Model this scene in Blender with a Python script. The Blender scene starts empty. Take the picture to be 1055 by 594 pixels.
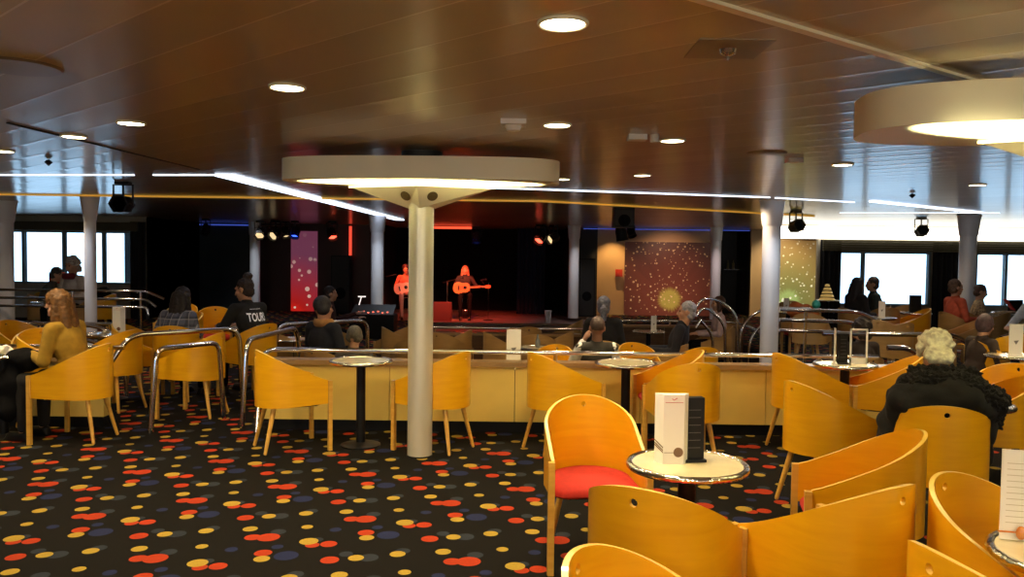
import bpy, bmesh, math, random
from mathutils import Vector, Matrix, Euler
random.seed(7)
R = math.radians
S = bpy.context.scene
COL = S.collection

# ------------------------------------------------------------------ camera
F_PX, PITCH, ROLL, EYE = 830.0, R(2.34), R(0.7), 1.6
cam = bpy.data.cameras.new('camera'); co = bpy.data.objects.new('camera', cam); COL.objects.link(co)
cam.sensor_width = 36; cam.lens = 36 * F_PX / 1055; cam.clip_start = .05; cam.clip_end = 200
fw = Vector((0, math.cos(PITCH), -math.sin(PITCH))); up0 = Vector((0, math.sin(PITCH), math.cos(PITCH))); rt0 = Vector((1, 0, 0))
rt = rt0 * math.cos(ROLL) + up0 * math.sin(ROLL); up = up0 * math.cos(ROLL) - rt0 * math.sin(ROLL)
co.matrix_world = Matrix(((rt.x, up.x, -fw.x, 0), (rt.y, up.y, -fw.y, 0), (rt.z, up.z, -fw.z, EYE), (0, 0, 0, 1)))
S.camera = co
def ray(u, v): return fw + rt * ((u - 527.5) / F_PX) - up * ((v - 297) / F_PX)
def G(u, v, z=0.0):                       # photo point on the horizontal plane z
    d = ray(u, v); t = (z - EYE) / d.z
    return Vector((d.x * t, d.y * t, z))
def D(u, v, y):                           # photo point on the frontal plane at depth y
    d = ray(u, v); t = y / d.y
    return Vector((d.x * t, y, EYE + d.z * t))

# ------------------------------------------------------------------ materials
MATS = {}
def mat(name, col, rough=.5, metal=0., emit=0., ecol=None, coat=0., noise=0., nscale=8., bump=0., bscale=60., spec=.5, trans=0.):
    if name in MATS: return MATS[name]
    m = bpy.data.materials.new(name); m.use_nodes = True
    nt = m.node_tree; b = nt.nodes['Principled BSDF']
    b.inputs['Base Color'].default_value = (*col, 1); b.inputs['Roughness'].default_value = rough
    b.inputs['Metallic'].default_value = metal; b.inputs['Coat Weight'].default_value = coat
    b.inputs['Coat Roughness'].default_value = .08; b.inputs['Specular IOR Level'].default_value = spec
    b.inputs['Transmission Weight'].default_value = trans
    if emit:
        b.inputs['Emission Color'].default_value = (*(ecol or col), 1); b.inputs['Emission Strength'].default_value = emit
    tc = nt.nodes.new('ShaderNodeTexCoord')
    if noise:
        n = nt.nodes.new('ShaderNodeTexNoise'); n.inputs['Scale'].default_value = nscale; n.inputs['Detail'].default_value = 4
        nt.links.new(tc.outputs['Object'], n.inputs['Vector'])
        r = nt.nodes.new('ShaderNodeValToRGB')
        r.color_ramp.elements[0].position = .3; r.color_ramp.elements[1].position = .7
        r.color_ramp.elements[0].color = (*[c * (1 - noise) for c in col], 1); r.color_ramp.elements[1].color = (*[min(1, c * (1 + noise)) for c in col], 1)
        nt.links.new(n.outputs['Fac'], r.inputs['Fac']); nt.links.new(r.outputs['Color'], b.inputs['Base Color'])
    if bump:
        n2 = nt.nodes.new('ShaderNodeTexNoise'); n2.inputs['Scale'].default_value = bscale
        nt.links.new(tc.outputs['Object'], n2.inputs['Vector'])
        bp = nt.nodes.new('ShaderNodeBump'); bp.inputs['Strength'].default_value = bump; bp.inputs['Distance'].default_value = .01
        nt.links.new(n2.outputs['Fac'], bp.inputs['Height']); nt.links.new(bp.outputs['Normal'], b.inputs['Normal'])
    MATS[name] = m; return m

def nd(nt, t, **k):
    n = nt.nodes.new(t)
    for a, v in k.items(): setattr(n, a, v)
    return n
def vm(nt, op, a, b=None, c=None):
    n = nd(nt, 'ShaderNodeVectorMath', operation=op)
    for i, x in enumerate((a, b, c)):
        if x is None: continue
        if hasattr(x, 'links'): nt.links.new(x, n.inputs[i])
        else: n.inputs[i].default_value = x
    return n
def sm(nt, op, a, b=None, c=None):
    n = nd(nt, 'ShaderNodeMath', operation=op)
    for i, x in enumerate((a, b, c)):
        if x is None: continue
        if hasattr(x, 'links'): nt.links.new(x, n.inputs[i])
        else: n.inputs[i].default_value = x
    return n.outputs[0]
def mixc(nt, fac, a, b):
    n = nd(nt, 'ShaderNodeMix', data_type='RGBA')
    for i, x in ((0, fac), (6, a), (7, b)):
        if hasattr(x, 'links'): nt.links.new(x, n.inputs[i])
        else: n.inputs[i].default_value = x
    return n.outputs[2]

# carpet: a repeating cell of overlapping dots (lattice vectors in metres)
AX, AY, BX, BY, OX, OY = .48893, .33278, -.65673, .65465, -1.88076, 4.14276
BLOBS = [(.636,.887,.034,'b'),(.191,.04,.044,'g'),(.355,.776,.033,'g'),(.979,.785,.032,'b'),(.443,.336,.052,'g'),(.344,.458,.037,'g'),(.768,.325,.041,'g'),(.926,.619,.064,'b'),
 (.934,.026,.046,'r'),(.043,.975,.063,'r'),(.155,.421,.049,'r'),(.241,.703,.039,'r'),(.369,.668,.046,'r'),(.806,.732,.047,'r'),
 (.03,.187,.042,'y'),(.356,.371,.041,'y'),(.688,.298,.042,'y'),(.473,.031,.033,'y'),(.27,.775,.052,'y'),(.728,.646,.042,'y')]
def carpet():
    m = bpy.data.materials.new('dotted_carpet'); m.use_nodes = True; nt = m.node_tree; b = nt.nodes['Principled BSDF']
    b.inputs['Roughness'].default_value = .95; b.inputs['Specular IOR Level'].default_value = .15
    tc = nd(nt, 'ShaderNodeTexCoord')
    p = vm(nt, 'SUBTRACT', tc.outputs['Object'], (OX, OY, 0)).outputs[0]
    det = AX * BY - AY * BX
    u = vm(nt, 'DOT_PRODUCT', p, (BY / det, -BX / det, 0)).outputs['Value']
    v = vm(nt, 'DOT_PRODUCT', p, (-AY / det, AX / det, 0)).outputs['Value']
    c = nd(nt, 'ShaderNodeCombineXYZ'); nt.links.new(u, c.inputs[0]); nt.links.new(v, c.inputs[1]); uv = c.outputs[0]
    nz = nd(nt, 'ShaderNodeTexNoise'); nz.inputs['Scale'].default_value = 90; nt.links.new(tc.outputs['Object'], nz.inputs['Vector'])
    cols = {'r': (.30, .030, .008, 1), 'y': (.31, .215, .030, 1), 'b': (.012, .017, .058, 1), 'g': (.020, .025, .036, 1)}
    cur = (.0036, .0028, .0024, 1)
    for (cu, cv, rad, k) in BLOBS:
        w = vm(nt, 'WRAP', vm(nt, 'SUBTRACT', uv, (cu, cv, 0)).outputs[0], (.5, .5, .5), (-.5, -.5, -.5)).outputs[0]
        x = vm(nt, 'DOT_PRODUCT', w, (AX, BX, 0)).outputs['Value']; y = vm(nt, 'DOT_PRODUCT', w, (AY, BY, 0)).outputs['Value']
        q = sm(nt, 'MULTIPLY_ADD', x, x, sm(nt, 'MULTIPLY', y, y))
        f = sm(nt, 'LESS_THAN', q, rad * rad)
        cur = mixc(nt, f, cur, cols[k])
    sc = vm(nt, 'MULTIPLY', cur, None)
    mr = nd(nt, 'ShaderNodeMapRange'); mr.inputs[3].default_value = .75; mr.inputs[4].default_value = 1.25
    nt.links.new(nz.outputs['Fac'], mr.inputs[0])
    cx = nd(nt, 'ShaderNodeCombineXYZ')
    for i in range(3): nt.links.new(mr.outputs[0], cx.inputs[i])
    nt.links.new(cx.outputs[0], sc.inputs[1])
    nt.links.new(sc.outputs[0], b.inputs['Base Color'])
    return m
def ceiling_mat():
    m = bpy.data.materials.new('metal_plank_ceiling'); m.use_nodes = True; nt = m.node_tree; b = nt.nodes['Principled BSDF']
    tc = nd(nt, 'ShaderNodeTexCoord')
    a = R(-42); d = vm(nt, 'DOT_PRODUCT', tc.outputs['Object'], (-math.sin(a) / .3, math.cos(a) / .3, 0)).outputs['Value']
    fr = sm(nt, 'FRACT', d)
    tri = sm(nt, 'ABSOLUTE', sm(nt, 'SUBTRACT', fr, .5))      # .5 at the seam
    seam = sm(nt, 'GREATER_THAN', tri, .485)
    idn = nd(nt, 'ShaderNodeTexWhiteNoise', noise_dimensions='1D'); nt.links.new(sm(nt, 'FLOOR', d), idn.inputs['W'])
    base = mixc(nt, idn.outputs['Value'], (.37, .285, .16, 1), (.43, .335, .195, 1))
    nt.links.new(mixc(nt, seam, base, (.60, .50, .34, 1)), b.inputs['Base Color'])
    b.inputs['Metallic'].default_value = .25; b.inputs['Coat Weight'].default_value = .5; b.inputs['Coat Roughness'].default_value = .15; b.inputs['Coat IOR'].default_value = 1.6; b.inputs['Specular IOR Level'].default_value = .5
    nz = nd(nt, 'ShaderNodeTexNoise'); nz.inputs['Scale'].default_value = .9; nt.links.new(tc.outputs['Object'], nz.inputs['Vector'])
    rr = nd(nt, 'ShaderNodeMapRange'); rr.inputs[3].default_value = .28; rr.inputs[4].default_value = .42
    nt.links.new(nz.outputs['Fac'], rr.inputs[0]); nt.links.new(rr.outputs[0], b.inputs['Roughness'])
    h = sm(nt, 'MULTIPLY', sm(nt, 'POWER', sm(nt, 'MULTIPLY', tri, 2.0), 6.0), 1.0)
    bp = nd(nt, 'ShaderNodeBump'); bp.inputs['Strength'].default_value = .28; bp.inputs['Distance'].default_value = .005
    nt.links.new(h, bp.inputs['Height']); nt.links.new(bp.outputs['Normal'], b.inputs['Normal']); nt.links.new(bp.outputs['Normal'], b.inputs['Coat Normal'])
    return m
def wood_mat(name, c0, c1, rough=.28, coat=.5):
    m = bpy.data.materials.new(name); m.use_nodes = True; nt = m.node_tree; b = nt.nodes['Principled BSDF']
    tc = nd(nt, 'ShaderNodeTexCoord'); mp = nd(nt, 'ShaderNodeMapping'); mp.inputs['Scale'].default_value = (3, 3, 26)
    oi = nd(nt, 'ShaderNodeObjectInfo')
    ad = vm(nt, 'ADD', tc.outputs['Object'], oi.outputs['Location']).outputs[0]
    nt.links.new(ad, mp.inputs['Vector'])
    n = nd(nt, 'ShaderNodeTexNoise'); n.inputs['Scale'].default_value = 1.2; n.inputs['Detail'].default_value = 5; n.inputs['Distortion'].default_value = .6
    nt.links.new(mp.outputs[0], n.inputs['Vector'])
    rp = nd(nt, 'ShaderNodeValToRGB'); rp.color_ramp.elements[0].position = .32; rp.color_ramp.elements[1].position = .68
    rp.color_ramp.elements[0].color = (*c0, 1); rp.color_ramp.elements[1].color = (*c1, 1)
    nt.links.new(n.outputs['Fac'], rp.inputs['Fac']); nt.links.new(rp.outputs[0], b.inputs['Base Color'])
    b.inputs['Roughness'].default_value = rough; b.inputs['Coat Weight'].default_value = coat; b.inputs['Coat Roughness'].default_value = .06
    return m
def firework_mat(name, c, lo, mid, hi, dots, ray=.35, emit=.0, scale=7.):
    # printed starburst: object coordinates x,z around centre c
    m = bpy.data.materials.new(name); m.use_nodes = True; nt = m.node_tree; b = nt.nodes['Principled BSDF']
    tc = nd(nt, 'ShaderNodeTexCoord'); p = vm(nt, 'SUBTRACT', tc.outputs['Object'], (c[0], 0, c[1])).outputs[0]
    p = vm(nt, 'MULTIPLY', p, (1, 0, 1)).outputs[0]
    L = vm(nt, 'LENGTH', p).outputs['Value']; N = vm(nt, 'NORMALIZE', p).outputs[0]
    rn = nd(nt, 'ShaderNodeTexNoise'); rn.inputs['Scale'].default_value = 7; nt.links.new(N, rn.inputs['Vector'])
    rp = nd(nt, 'ShaderNodeValToRGB'); e = rp.color_ramp.elements
    e[0].position = .0; e[0].color = (*hi, 1); e[1].position = 1; e[1].color = (*lo, 1)
    x = e.new(.13); x.color = (*hi, 1); x = e.new(.21); x.color = (*mid, 1)
    ln = sm(nt, 'MULTIPLY_ADD', sm(nt, 'MULTIPLY', sm(nt, 'SUBTRACT', rn.outputs['Fac'], .5), sm(nt, 'SMOOTH_MIN', L, .6, .1)), ray, sm(nt, 'MULTIPLY', L, .6))
    nt.links.new(ln, rp.inputs['Fac'])
    vo = nd(nt, 'ShaderNodeTexVoronoi'); vo.inputs['Scale'].default_value = scale; nt.links.new(p, vo.inputs['Vector'])
    wn = nd(nt, 'ShaderNodeTexWhiteNoise', noise_dimensions='3D'); nt.links.new(vo.outputs['Position'], wn.inputs['Vector'])
    f = sm(nt, 'LESS_THAN', vo.outputs['Distance'], sm(nt, 'MULTIPLY', sm(nt, 'POWER', wn.outputs['Value'], 1.1), .36))
    f = sm(nt, 'MULTIPLY', f, sm(nt, 'SUBTRACT', 1.05, sm(nt, 'MULTIPLY', L, .45)))
    colr = mixc(nt, f, rp.outputs[0], (*dots, 1))
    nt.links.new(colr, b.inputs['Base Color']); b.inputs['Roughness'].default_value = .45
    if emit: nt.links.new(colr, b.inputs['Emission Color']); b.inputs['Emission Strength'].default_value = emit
    return m
def glass_mat():
    m = bpy.data.materials.new('window_glass'); m.use_nodes = True; nt = m.node_tree
    for n in list(nt.nodes):
        if n.type == 'BSDF_PRINCIPLED': nt.nodes.remove(n)
    t = nd(nt, 'ShaderNodeBsdfTransparent'); g = nd(nt, 'ShaderNodeBsdfGlossy'); g.inputs['Roughness'].default_value = .02
    t.inputs['Color'].default_value = (.93, .96, 1, 1)
    fr = nd(nt, 'ShaderNodeFresnel'); mx = nd(nt, 'ShaderNodeMixShader')
    nt.links.new(fr.outputs[0], mx.inputs[0]); nt.links.new(t.outputs[0], mx.inputs[1]); nt.links.new(g.outputs[0], mx.inputs[2])
    nt.links.new(mx.outputs[0], nt.nodes['Material Output'].inputs['Surface'])
    return m
def plaid_mat():
    m = bpy.data.materials.new('plaid_flannel'); m.use_nodes = True; nt = m.node_tree; b = nt.nodes['Principled BSDF']
    tc = nd(nt, 'ShaderNodeTexCoord'); sx = nd(nt, 'ShaderNodeSeparateXYZ'); nt.links.new(tc.outputs['Object'], sx.inputs[0])
    cur = (.12, .13, .19, 1)
    for o, s, w, c in ((0, 11, .42, (.03, .035, .06, 1)), (2, 11, .42, (.03, .035, .06, 1)), (0, 11, .1, (.45, .45, .5, 1)), (2, 11, .1, (.45, .45, .5, 1))):
        fr = sm(nt, 'FRACT', sm(nt, 'MULTIPLY', sx.outputs[o], s)); f = sm(nt, 'MULTIPLY', sm(nt, 'LESS_THAN', fr, w), .6)
        cur = mixc(nt, f, cur, c)
    nt.links.new(cur, b.inputs['Base Color']); b.inputs['Roughness'].default_value = .9
    return m

M_carpet = carpet(); M_ceil = ceiling_mat()
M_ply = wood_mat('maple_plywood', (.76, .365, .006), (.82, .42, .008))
M_dull = wood_mat('dull_plywood', (.40, .235, .075), (.46, .275, .09), .4, .2)  # same maple, darkened to paint in the shade on pit and window chairs
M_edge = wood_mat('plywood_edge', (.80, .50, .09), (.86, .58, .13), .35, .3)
M_dulle = wood_mat('dull_plywood_edge', (.42, .27, .11), (.48, .31, .13), .4, .2)  # plywood edge with the same painted-in shade
M_leg = wood_mat('beech_leg', (.62, .33, .05), (.72, .42, .08), .35, .3)
M_cap = wood_mat('brown_cap_wood', (.28, .17, .07), (.36, .22, .09), .35, .3)
M_panel = mat('cream_panel', (.78, .56, .13), .5, noise=.06, nscale=3)
M_red = mat('red_seat_fabric', (.46, .020, .010), .85, noise=.1, nscale=40)
M_chrome = mat('chrome', (.75, .75, .78), .12, 1)
M_hammer = mat('hammered_chrome', (.72, .70, .64), .14, 1, bump=.8, bscale=26)
M_black = mat('black_paint', (.007, .007, .008), .5, spec=.25)
M_blackcloth = mat('black_cloth', (.005, .005, .006), .9, spec=.1, noise=.2)
M_top = mat('cream_laminate', (.88, .78, .50), .16, coat=.6, noise=.04, nscale=14)
M_topg = mat('grey_laminate', (.42, .42, .44), .12, coat=.6, noise=.05, nscale=14)
M_steel = mat('satin_steel_column', (.68, .65, .54), .34, .4, bump=.02)
M_white = mat('white_paint', (.62, .61, .58), .4)
M_disc = mat('cream_disc_paint', (.74, .69, .50), .45, noise=.03, nscale=2)
M_colp = mat('grey_column_paint', (.78, .80, .86), .3)
M_paper = mat('white_card', (.86, .84, .78), .6)
M_rprint = mat('red_print', (.5, .03, .03), .6)
M_bprint = mat('brown_print', (.16, .09, .05), .6)
M_down = mat('downlight_glow', (1, .86, .55), .5, emit=14, ecol=(1, .88, .58))
M_led = mat('white_led_strip', (.8, .85, 1), .5, emit=2.2, ecol=(.72, .82, 1))
M_ledb = mat('blue_led_strip', (.05, .1, .8), .5, emit=.3, ecol=(.10, .18, 1))
M_gold = mat('gold_led_strip', (.8, .5, .1), .3, emit=.28, ecol=(1, .5, .06))
M_redled = mat('red_neon', (.8, .05, .02), .4, emit=1.3, ecol=(1, .08, .03))
M_cove = mat('cove_glow', (1, .97, .88), .5, emit=2.6, ecol=(1, .95, .82))
M_maroon = mat('maroon_wall', (.035, .008, .006), .5, noise=.1, nscale=1)
M_darkteal = mat('dark_teal_wall', (.028, .040, .050), .25, noise=.2, nscale=1)
M_darkwall = mat('dark_wall', (.012, .010, .010), .6, noise=.1, nscale=1)
M_tan = mat('tan_wall', (.55, .36, .17), .5, noise=.06, nscale=1)
M_beige = mat('beige_wall', (.42, .37, .29), .6, noise=.04, nscale=1)
M_frame = mat('grey_window_frame', (.20, .27, .30), .4)
M_blind = mat('bronze_blind', (.10, .085, .05), .45, .3)
M_curt = mat('black_curtain', (.010, .010, .013), .85, noise=.2, nscale=5)
M_glass = glass_mat(); M_plaid = plaid_mat()
M_stage = mat('stage_floor', (.16, .10, .09), .4, noise=.1, nscale=3)
M_lens = mat('warm_lamp_lens', (1, .85, .6), .3, emit=.4, ecol=(1, .82, .5))
M_lensb = mat('blue_lamp_lens', (.1, .2, 1), .3, emit=2, ecol=(.05, .12, 1))
M_lensr = mat('red_lamp_lens', (1, .2, .1), .3, emit=1.5, ecol=(1, .15, .08))
M_bronze = mat('bronze_fixture', (.14, .11, .05), .45, .4)
M_guitar = wood_mat('guitar_wood', (.52, .16, .03), (.66, .24, .05), .2, .7)
M_pitwall = wood_mat('dark_pit_wood', (.10, .045, .02), (.15, .075, .03), .4, .2)

# ------------------------------------------------------------------ mesh builder
class MB:
    def __init__(s): s.v = []; s.f = []; s.m = []
    def add(s, vs, fs, mi=0):
        o = len(s.v); s.v += [Vector(x) for x in vs]
        for f in fs: s.f.append([i + o for i in f]); s.m.append(mi)
        return s
    def box(s, x0, x1, y0, y1, z0, z1, mi=0):
        vs = [(x, y, z) for z in (z0, z1) for y in (y0, y1) for x in (x0, x1)]
        return s.add(vs, [(0, 2, 3, 1), (4, 5, 7, 6), (0, 1, 5, 4), (2, 6, 7, 3), (0, 4, 6, 2), (1, 3, 7, 5)], mi)
    def lathe(s, prof, n=24, c=(0, 0), mi=0, sx=1, sy=1):       # prof: (r,z) bottom to top
        vs = []; fs = []
        for r, z in prof:
            for k in range(n):
                a = 2 * math.pi * k / n; vs.append((c[0] + sx * r * math.cos(a), c[1] + sy * r * math.sin(a), z))
        for i in range(len(prof) - 1):
            for k in range(n):
                k2 = (k + 1) % n; fs.append((i * n + k, i * n + k2, (i + 1) * n + k2, (i + 1) * n + k))
        if prof[0][0] > 1e-6: fs.append(tuple(range(n - 1, -1, -1)))
        if prof[-1][0] > 1e-6: fs.append(tuple(range((len(prof) - 1) * n, len(prof) * n)))
        return s.add(vs, fs, mi)
    def cap(s, p0, r0, p1, r1, n=12, mi=0, k=4, flat=1.0):       # capsule with tapered radius
        p0 = Vector(p0); p1 = Vector(p1); ax = (p1 - p0); L = ax.length or 1e-6; ax /= L
        t = ax.orthogonal().normalized(); b = ax.cross(t)
        rings = []
        for i in range(k):
            a = -math.pi / 2 + (i + .5) / k * math.pi / 2 * 1.0; rings.append((p0 + ax * (r0 * math.sin(a)), r0 * math.cos(a)))
        rings.append((p0, r0)); rings.append((p1, r1))
        for i in range(k):
            a = (i + .5) / k * math.pi / 2; rings.append((p1 + ax * (r1 * math.sin(a)), r1 * math.cos(a)))
        vs = []; fs = []
        for c, r in rings:
            for j in range(n):
                q = 2 * math.pi * j / n; vs.append(c + (t * math.cos(q) + b * math.sin(q)) * r)
        for i in range(len(rings) - 1):
            for j in range(n):
                j2 = (j + 1) % n; fs.append((i * n + j, i * n + j2, (i + 1) * n + j2, (i + 1) * n + j))
        fs.append(tuple(range(n - 1, -1, -1))); fs.append(tuple(range((len(rings) - 1) * n, len(rings) * n)))
        return s.add(vs, fs, mi)
    def ell(s, c, rad, rot=None, n=14, mi=0):
        m = n // 2 + 2; vs = []; fs = []; c = Vector(c)
        for i in range(1, m):
            a = -math.pi / 2 + math.pi * i / m
            for j in range(n):
                q = 2 * math.pi * j / n; p = Vector((rad[0] * math.cos(a) * math.cos(q), rad[1] * math.cos(a) * math.sin(q), rad[2] * math.sin(a)))
                vs.append(c + (rot @ p if rot else p))
        for i in range(m - 2):
            for j in range(n):
                j2 = (j + 1) % n; fs.append((i * n + j, i * n + j2, (i + 1) * n + j2, (i + 1) * n + j))
        b0 = len(vs); p = Vector((0, 0, rad[2])); p = rot @ p if rot else p
        vs += [c - p, c + p]
        for j in range(n):
            fs.append((b0, (j + 1) % n, j)); fs.append((b0 + 1, (m - 2) * n + j, (m - 2) * n + (j + 1) % n))
        return s.add(vs, fs, mi)
    def tube(s, pts, r, n=10, fil=0., mi=0):
        pts = [Vector(p) for p in pts]
        if fil:
            q = [pts[0]]
            for a, b, c in zip(pts, pts[1:], pts[2:]):
                d0 = (a - b); d1 = (c - b); f = min(fil, d0.length * .49, d1.length * .49)
                A = b + d0.normalized() * f; C = b + d1.normalized() * f
                for i in range(7):
                    t = i / 6; q.append(A * (1 - t) ** 2 + b * 2 * t * (1 - t) + C * t * t)
            pts = q + [pts[-1]]
        tg = [(pts[min(i + 1, len(pts) - 1)] - pts[max(i - 1, 0)]).normalized() for i in range(len(pts))]
        u = tg[0].orthogonal().normalized(); vs = []; fs = []
        for i, p in enumerate(pts):
            u = (u - tg[i] * u.dot(tg[i])).normalized(); w = tg[i].cross(u)
            for j in range(n):
                a = 2 * math.pi * j / n; vs.append(p + (u * math.cos(a) + w * math.sin(a)) * r)
        for i in range(len(pts) - 1):
            for j in range(n):
                j2 = (j + 1) % n; fs.append((i * n + j, i * n + j2, (i + 1) * n + j2, (i + 1) * n + j))
        fs.append(tuple(range(n - 1, -1, -1))); fs.append(tuple(range((len(pts) - 1) * n, len(pts) * n)))
        return s.add(vs, fs, mi)
    def torus(s, R0, r, z, n=40, k=10, c=(0, 0), mi=0, sz=1):
        vs = []; fs = []
        for i in range(n):
            a = 2 * math.pi * i / n
            for j in range(k):
                b = 2 * math.pi * j / k; q = R0 + r * math.cos(b); vs.append((c[0] + q * math.cos(a), c[1] + q * math.sin(a), z + sz * r * math.sin(b)))
        for i in range(n):
            for j in range(k):
                i2 = (i + 1) % n; j2 = (j + 1) % k; fs.append((i * k + j, i2 * k + j, i2 * k + j2, i * k + j2))
        return s.add(vs, fs, mi)
    def prism(s, poly, z0, z1, mi=0):
        n = len(poly); vs = [(x, y, z0) for x, y in poly] + [(x, y, z1) for x, y in poly]
        return s.add(vs, [tuple(range(n - 1, -1, -1)), tuple(range(n, 2 * n))] + [(i, (i + 1) % n, n + (i + 1) % n, n + i) for i in range(n)], mi)
    def xf(s, M):
        s.v = [M @ x for x in s.v]; return s
    def mesh(s, name, mats, smooth=True, ang=42):
        me = bpy.data.meshes.new(name); me.from_pydata([tuple(x) for x in s.v], [], s.f)
        for i, p in enumerate(me.polygons): p.material_index = s.m[i]
        finish(me, mats, smooth, ang); return me
    def build(s, name, mats, parent=None, smooth=True, ang=42):
        return link(name, s.mesh(name, mats, smooth, ang), parent)
def finish(me, mats, smooth=True, ang=42):
    for m in (mats if isinstance(mats, (list, tuple)) else [mats]): me.materials.append(m)
    bm = bmesh.new(); bm.from_mesh(me); bmesh.ops.recalc_face_normals(bm, faces=bm.faces)
    for f in bm.faces: f.smooth = smooth
    if smooth:
        for e in bm.edges:
            if len(e.link_faces) == 2 and e.calc_face_angle(0) > R(ang): e.smooth = False
    bm.to_mesh(me); bm.free()
def link(name, me, parent=None):
    o = bpy.data.objects.new(name, me); COL.objects.link(o)
    if parent: o.parent = parent
    return o
def tag(o, label, cat, group=None):
    o['label'] = label; o['category'] = cat
    if group: o['group'] = group
    return o
def thing(name, label, cat, loc=(0, 0, 0), rz=0, group=None):
    o = bpy.data.objects.new(name, None); COL.objects.link(o); o.empty_display_size = .1
    o.location = loc; o.rotation_euler = (0, 0, rz); return tag(o, label, cat, group)
def struct(name, mb, mats, smooth=False, parent=None):
    o = mb.build(name, mats, parent, smooth)
    if parent is None: o['kind'] = 'structure'
    return o
def dup(root, loc, rz, label, group=None):
    r = root.copy(); COL.objects.link(r); r.location = loc; r.rotation_euler = (0, 0, rz); r['label'] = label
    if group: r['group'] = group
    for ch in list(root.children):
        c = ch.copy(); COL.objects.link(c); c.parent = r
        for g in list(ch.children):
            d = g.copy(); COL.objects.link(d); d.parent = c
    return r

#==PART2==
# ------------------------------------------------------------------ room shell
HC = 2.4
XS = [-13.5, -4.2, -2.3, 2.4, 4.3, 13.5]; YS = [-5, 7.35, 19.5, 22.3, 24.7]
def fz(i, j):
    if i < 0 or j < 0 or i > 4 or j > 3: return None
    if j == 1 and i in (2, 3): return -.3
    if j in (2, 3) and i in (1, 2): return -.3
    return 0.0
fb = MB()
for i in range(5):
    for j in range(4):
        z = fz(i, j); fb.add([(XS[i], YS[j], z), (XS[i + 1], YS[j], z), (XS[i + 1], YS[j + 1], z), (XS[i], YS[j + 1], z)], [(0, 1, 2, 3)])
        for (a, b, p, q) in ((i + 1, j, (XS[i + 1], YS[j]), (XS[i + 1], YS[j + 1])), (i, j + 1, (XS[i], YS[j + 1]), (XS[i + 1], YS[j + 1]))):
            w = fz(a, b)
            if w is not None and w != z: fb.add([(*p, z), (*q, z), (*q, w), (*p, w)], [(0, 1, 2, 3)], 1)
struct('floor', fb, [M_carpet, M_darkwall])
struct('ceiling', MB().box(-13.5, 13.5, -5, 24.7, HC, HC + .1), M_ceil)
def wall_with_windows(name, y, x0, x1, z0, z1, wins, m, back=False):
    b = MB(); t = .12 if not back else -.12; ya, yb = sorted((y, y + t)); xs = x0
    for a, c in wins:
        b.box(xs, a, ya, yb, 0, HC); b.box(a, c, ya, yb, 0, z0); b.box(a, c, ya, yb, z1, HC); xs = c
    b.box(xs, x1, ya, yb, 0, HC); return struct(name, b, m)
WN = [0]
def window(y, x0, x1, z0, z1, mull, back=False):
    WN[0] += 1; b = MB(); t = .05; ya, yb = (y - .02, y + .10) if not back else (y - .10, y + .02)
    b.box(x0, x1, ya, yb, z0, z0 + t); b.box(x0, x1, ya, yb, z1 - t, z1); b.box(x0, x0 + t, ya, yb, z0 + t, z1 - t); b.box(x1 - t, x1, ya, yb, z0 + t, z1 - t)
    for a in mull: b.box(a - .03, a + .03, ya, yb, z0 + t, z1 - t)
    f = struct('window_%d' % WN[0], b, M_frame); ym = (ya + yb) / 2
    p = MB(); xs = [x0 + t] + list(mull) + [x1 - t]
    for k, (a, c) in enumerate(zip(xs, xs[1:])):
        q = MB().box(a + (.03 if k else 0), c - (.03 if k < len(xs) - 2 else 0), ym - .004, ym + .004, z0 + t, z1 - t)
        struct('pane', q, M_glass, parent=f)
YW = 19.0
xl = lambda px: (px - 527.5) / 830 * YW
wall_with_windows('wall_back_left', YW, -13.5, -8.62, .80, 2.06, [(-13.3, xl(137))], M_beige)
window(YW, -13.3, xl(137), .80, 2.06, [xl(24), xl(65.5), xl(106.5)])
wall_with_windows('wall_back_right', YW, 7.2, 13.5, .52, 1.80, [(xl(863), xl(958)), (xl(1002), 13.3)], M_beige)
window(YW, xl(863), xl(958), .52, 1.80, [xl(889)])
window(YW, xl(1002), 13.3, .52, 1.80, [xl(1036)])
struct('wall_left', MB().box(-13.6, -13.5, -5, 19.2, 0, HC), M_beige)
struct('wall_right', MB().box(13.5, 13.6, -5, 19.2, 0, HC), M_beige)
RW = [(-9, -6.4), (-5.2, -2.6), (-1.2, 1.4), (2.8, 5.4), (6.8, 9.4)]
wall_with_windows('wall_rear', -5, -13.5, 13.5, .8, 1.95, RW, M_beige, True)
for a, c in RW: window(-5, a, c, .8, 1.95, [a + .87, a + 1.73], True)
struct('wall_return_left', MB().add([(-8.62, 19, 0), (-8.62, 22.3, 0), (-8.62, 22.3, HC), (-8.62, 19, HC)], [(0, 1, 2, 3)]).box(-8.7, -8.62, 19.12, 22.3, 0, HC), M_darkteal)
struct('wall_return_right', MB().add([(7.2, 19.12, 0), (8.5, 22.4, 0), (8.5, 22.4, HC), (7.2, 19.12, HC)], [(0, 1, 2, 3)]), M_darkwall)
YB = 22.2
xb = lambda px: (px - 527.5) / 830 * YB
def bw(name, p0, p1, m, y=YB): return struct(name, MB().box(xb(p0), xb(p1), y, y + .1, -.3, HC), m)
bw('wall_back_teal', 128, 258, M_darkteal)
bw('wall_back_maroon', 258, 396, M_maroon)
struct('wall_stage_left', MB().box(xb(396) - .1, xb(396), 22.3, 24.6, -.3, HC), M_darkwall)
struct('wall_stage_right', MB().box(xb(586), xb(586) + .1, 22.3, 24.6, -.3, HC), M_darkwall)
struct('wall_stage_back', MB().box(-4.2, 2.4, 24.5, 24.6, -.3, HC), M_blackcloth)
bw('wall_back_dark', 586, 615, M_darkwall)
bw('wall_back_tan', 615, 741, M_tan)
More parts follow.
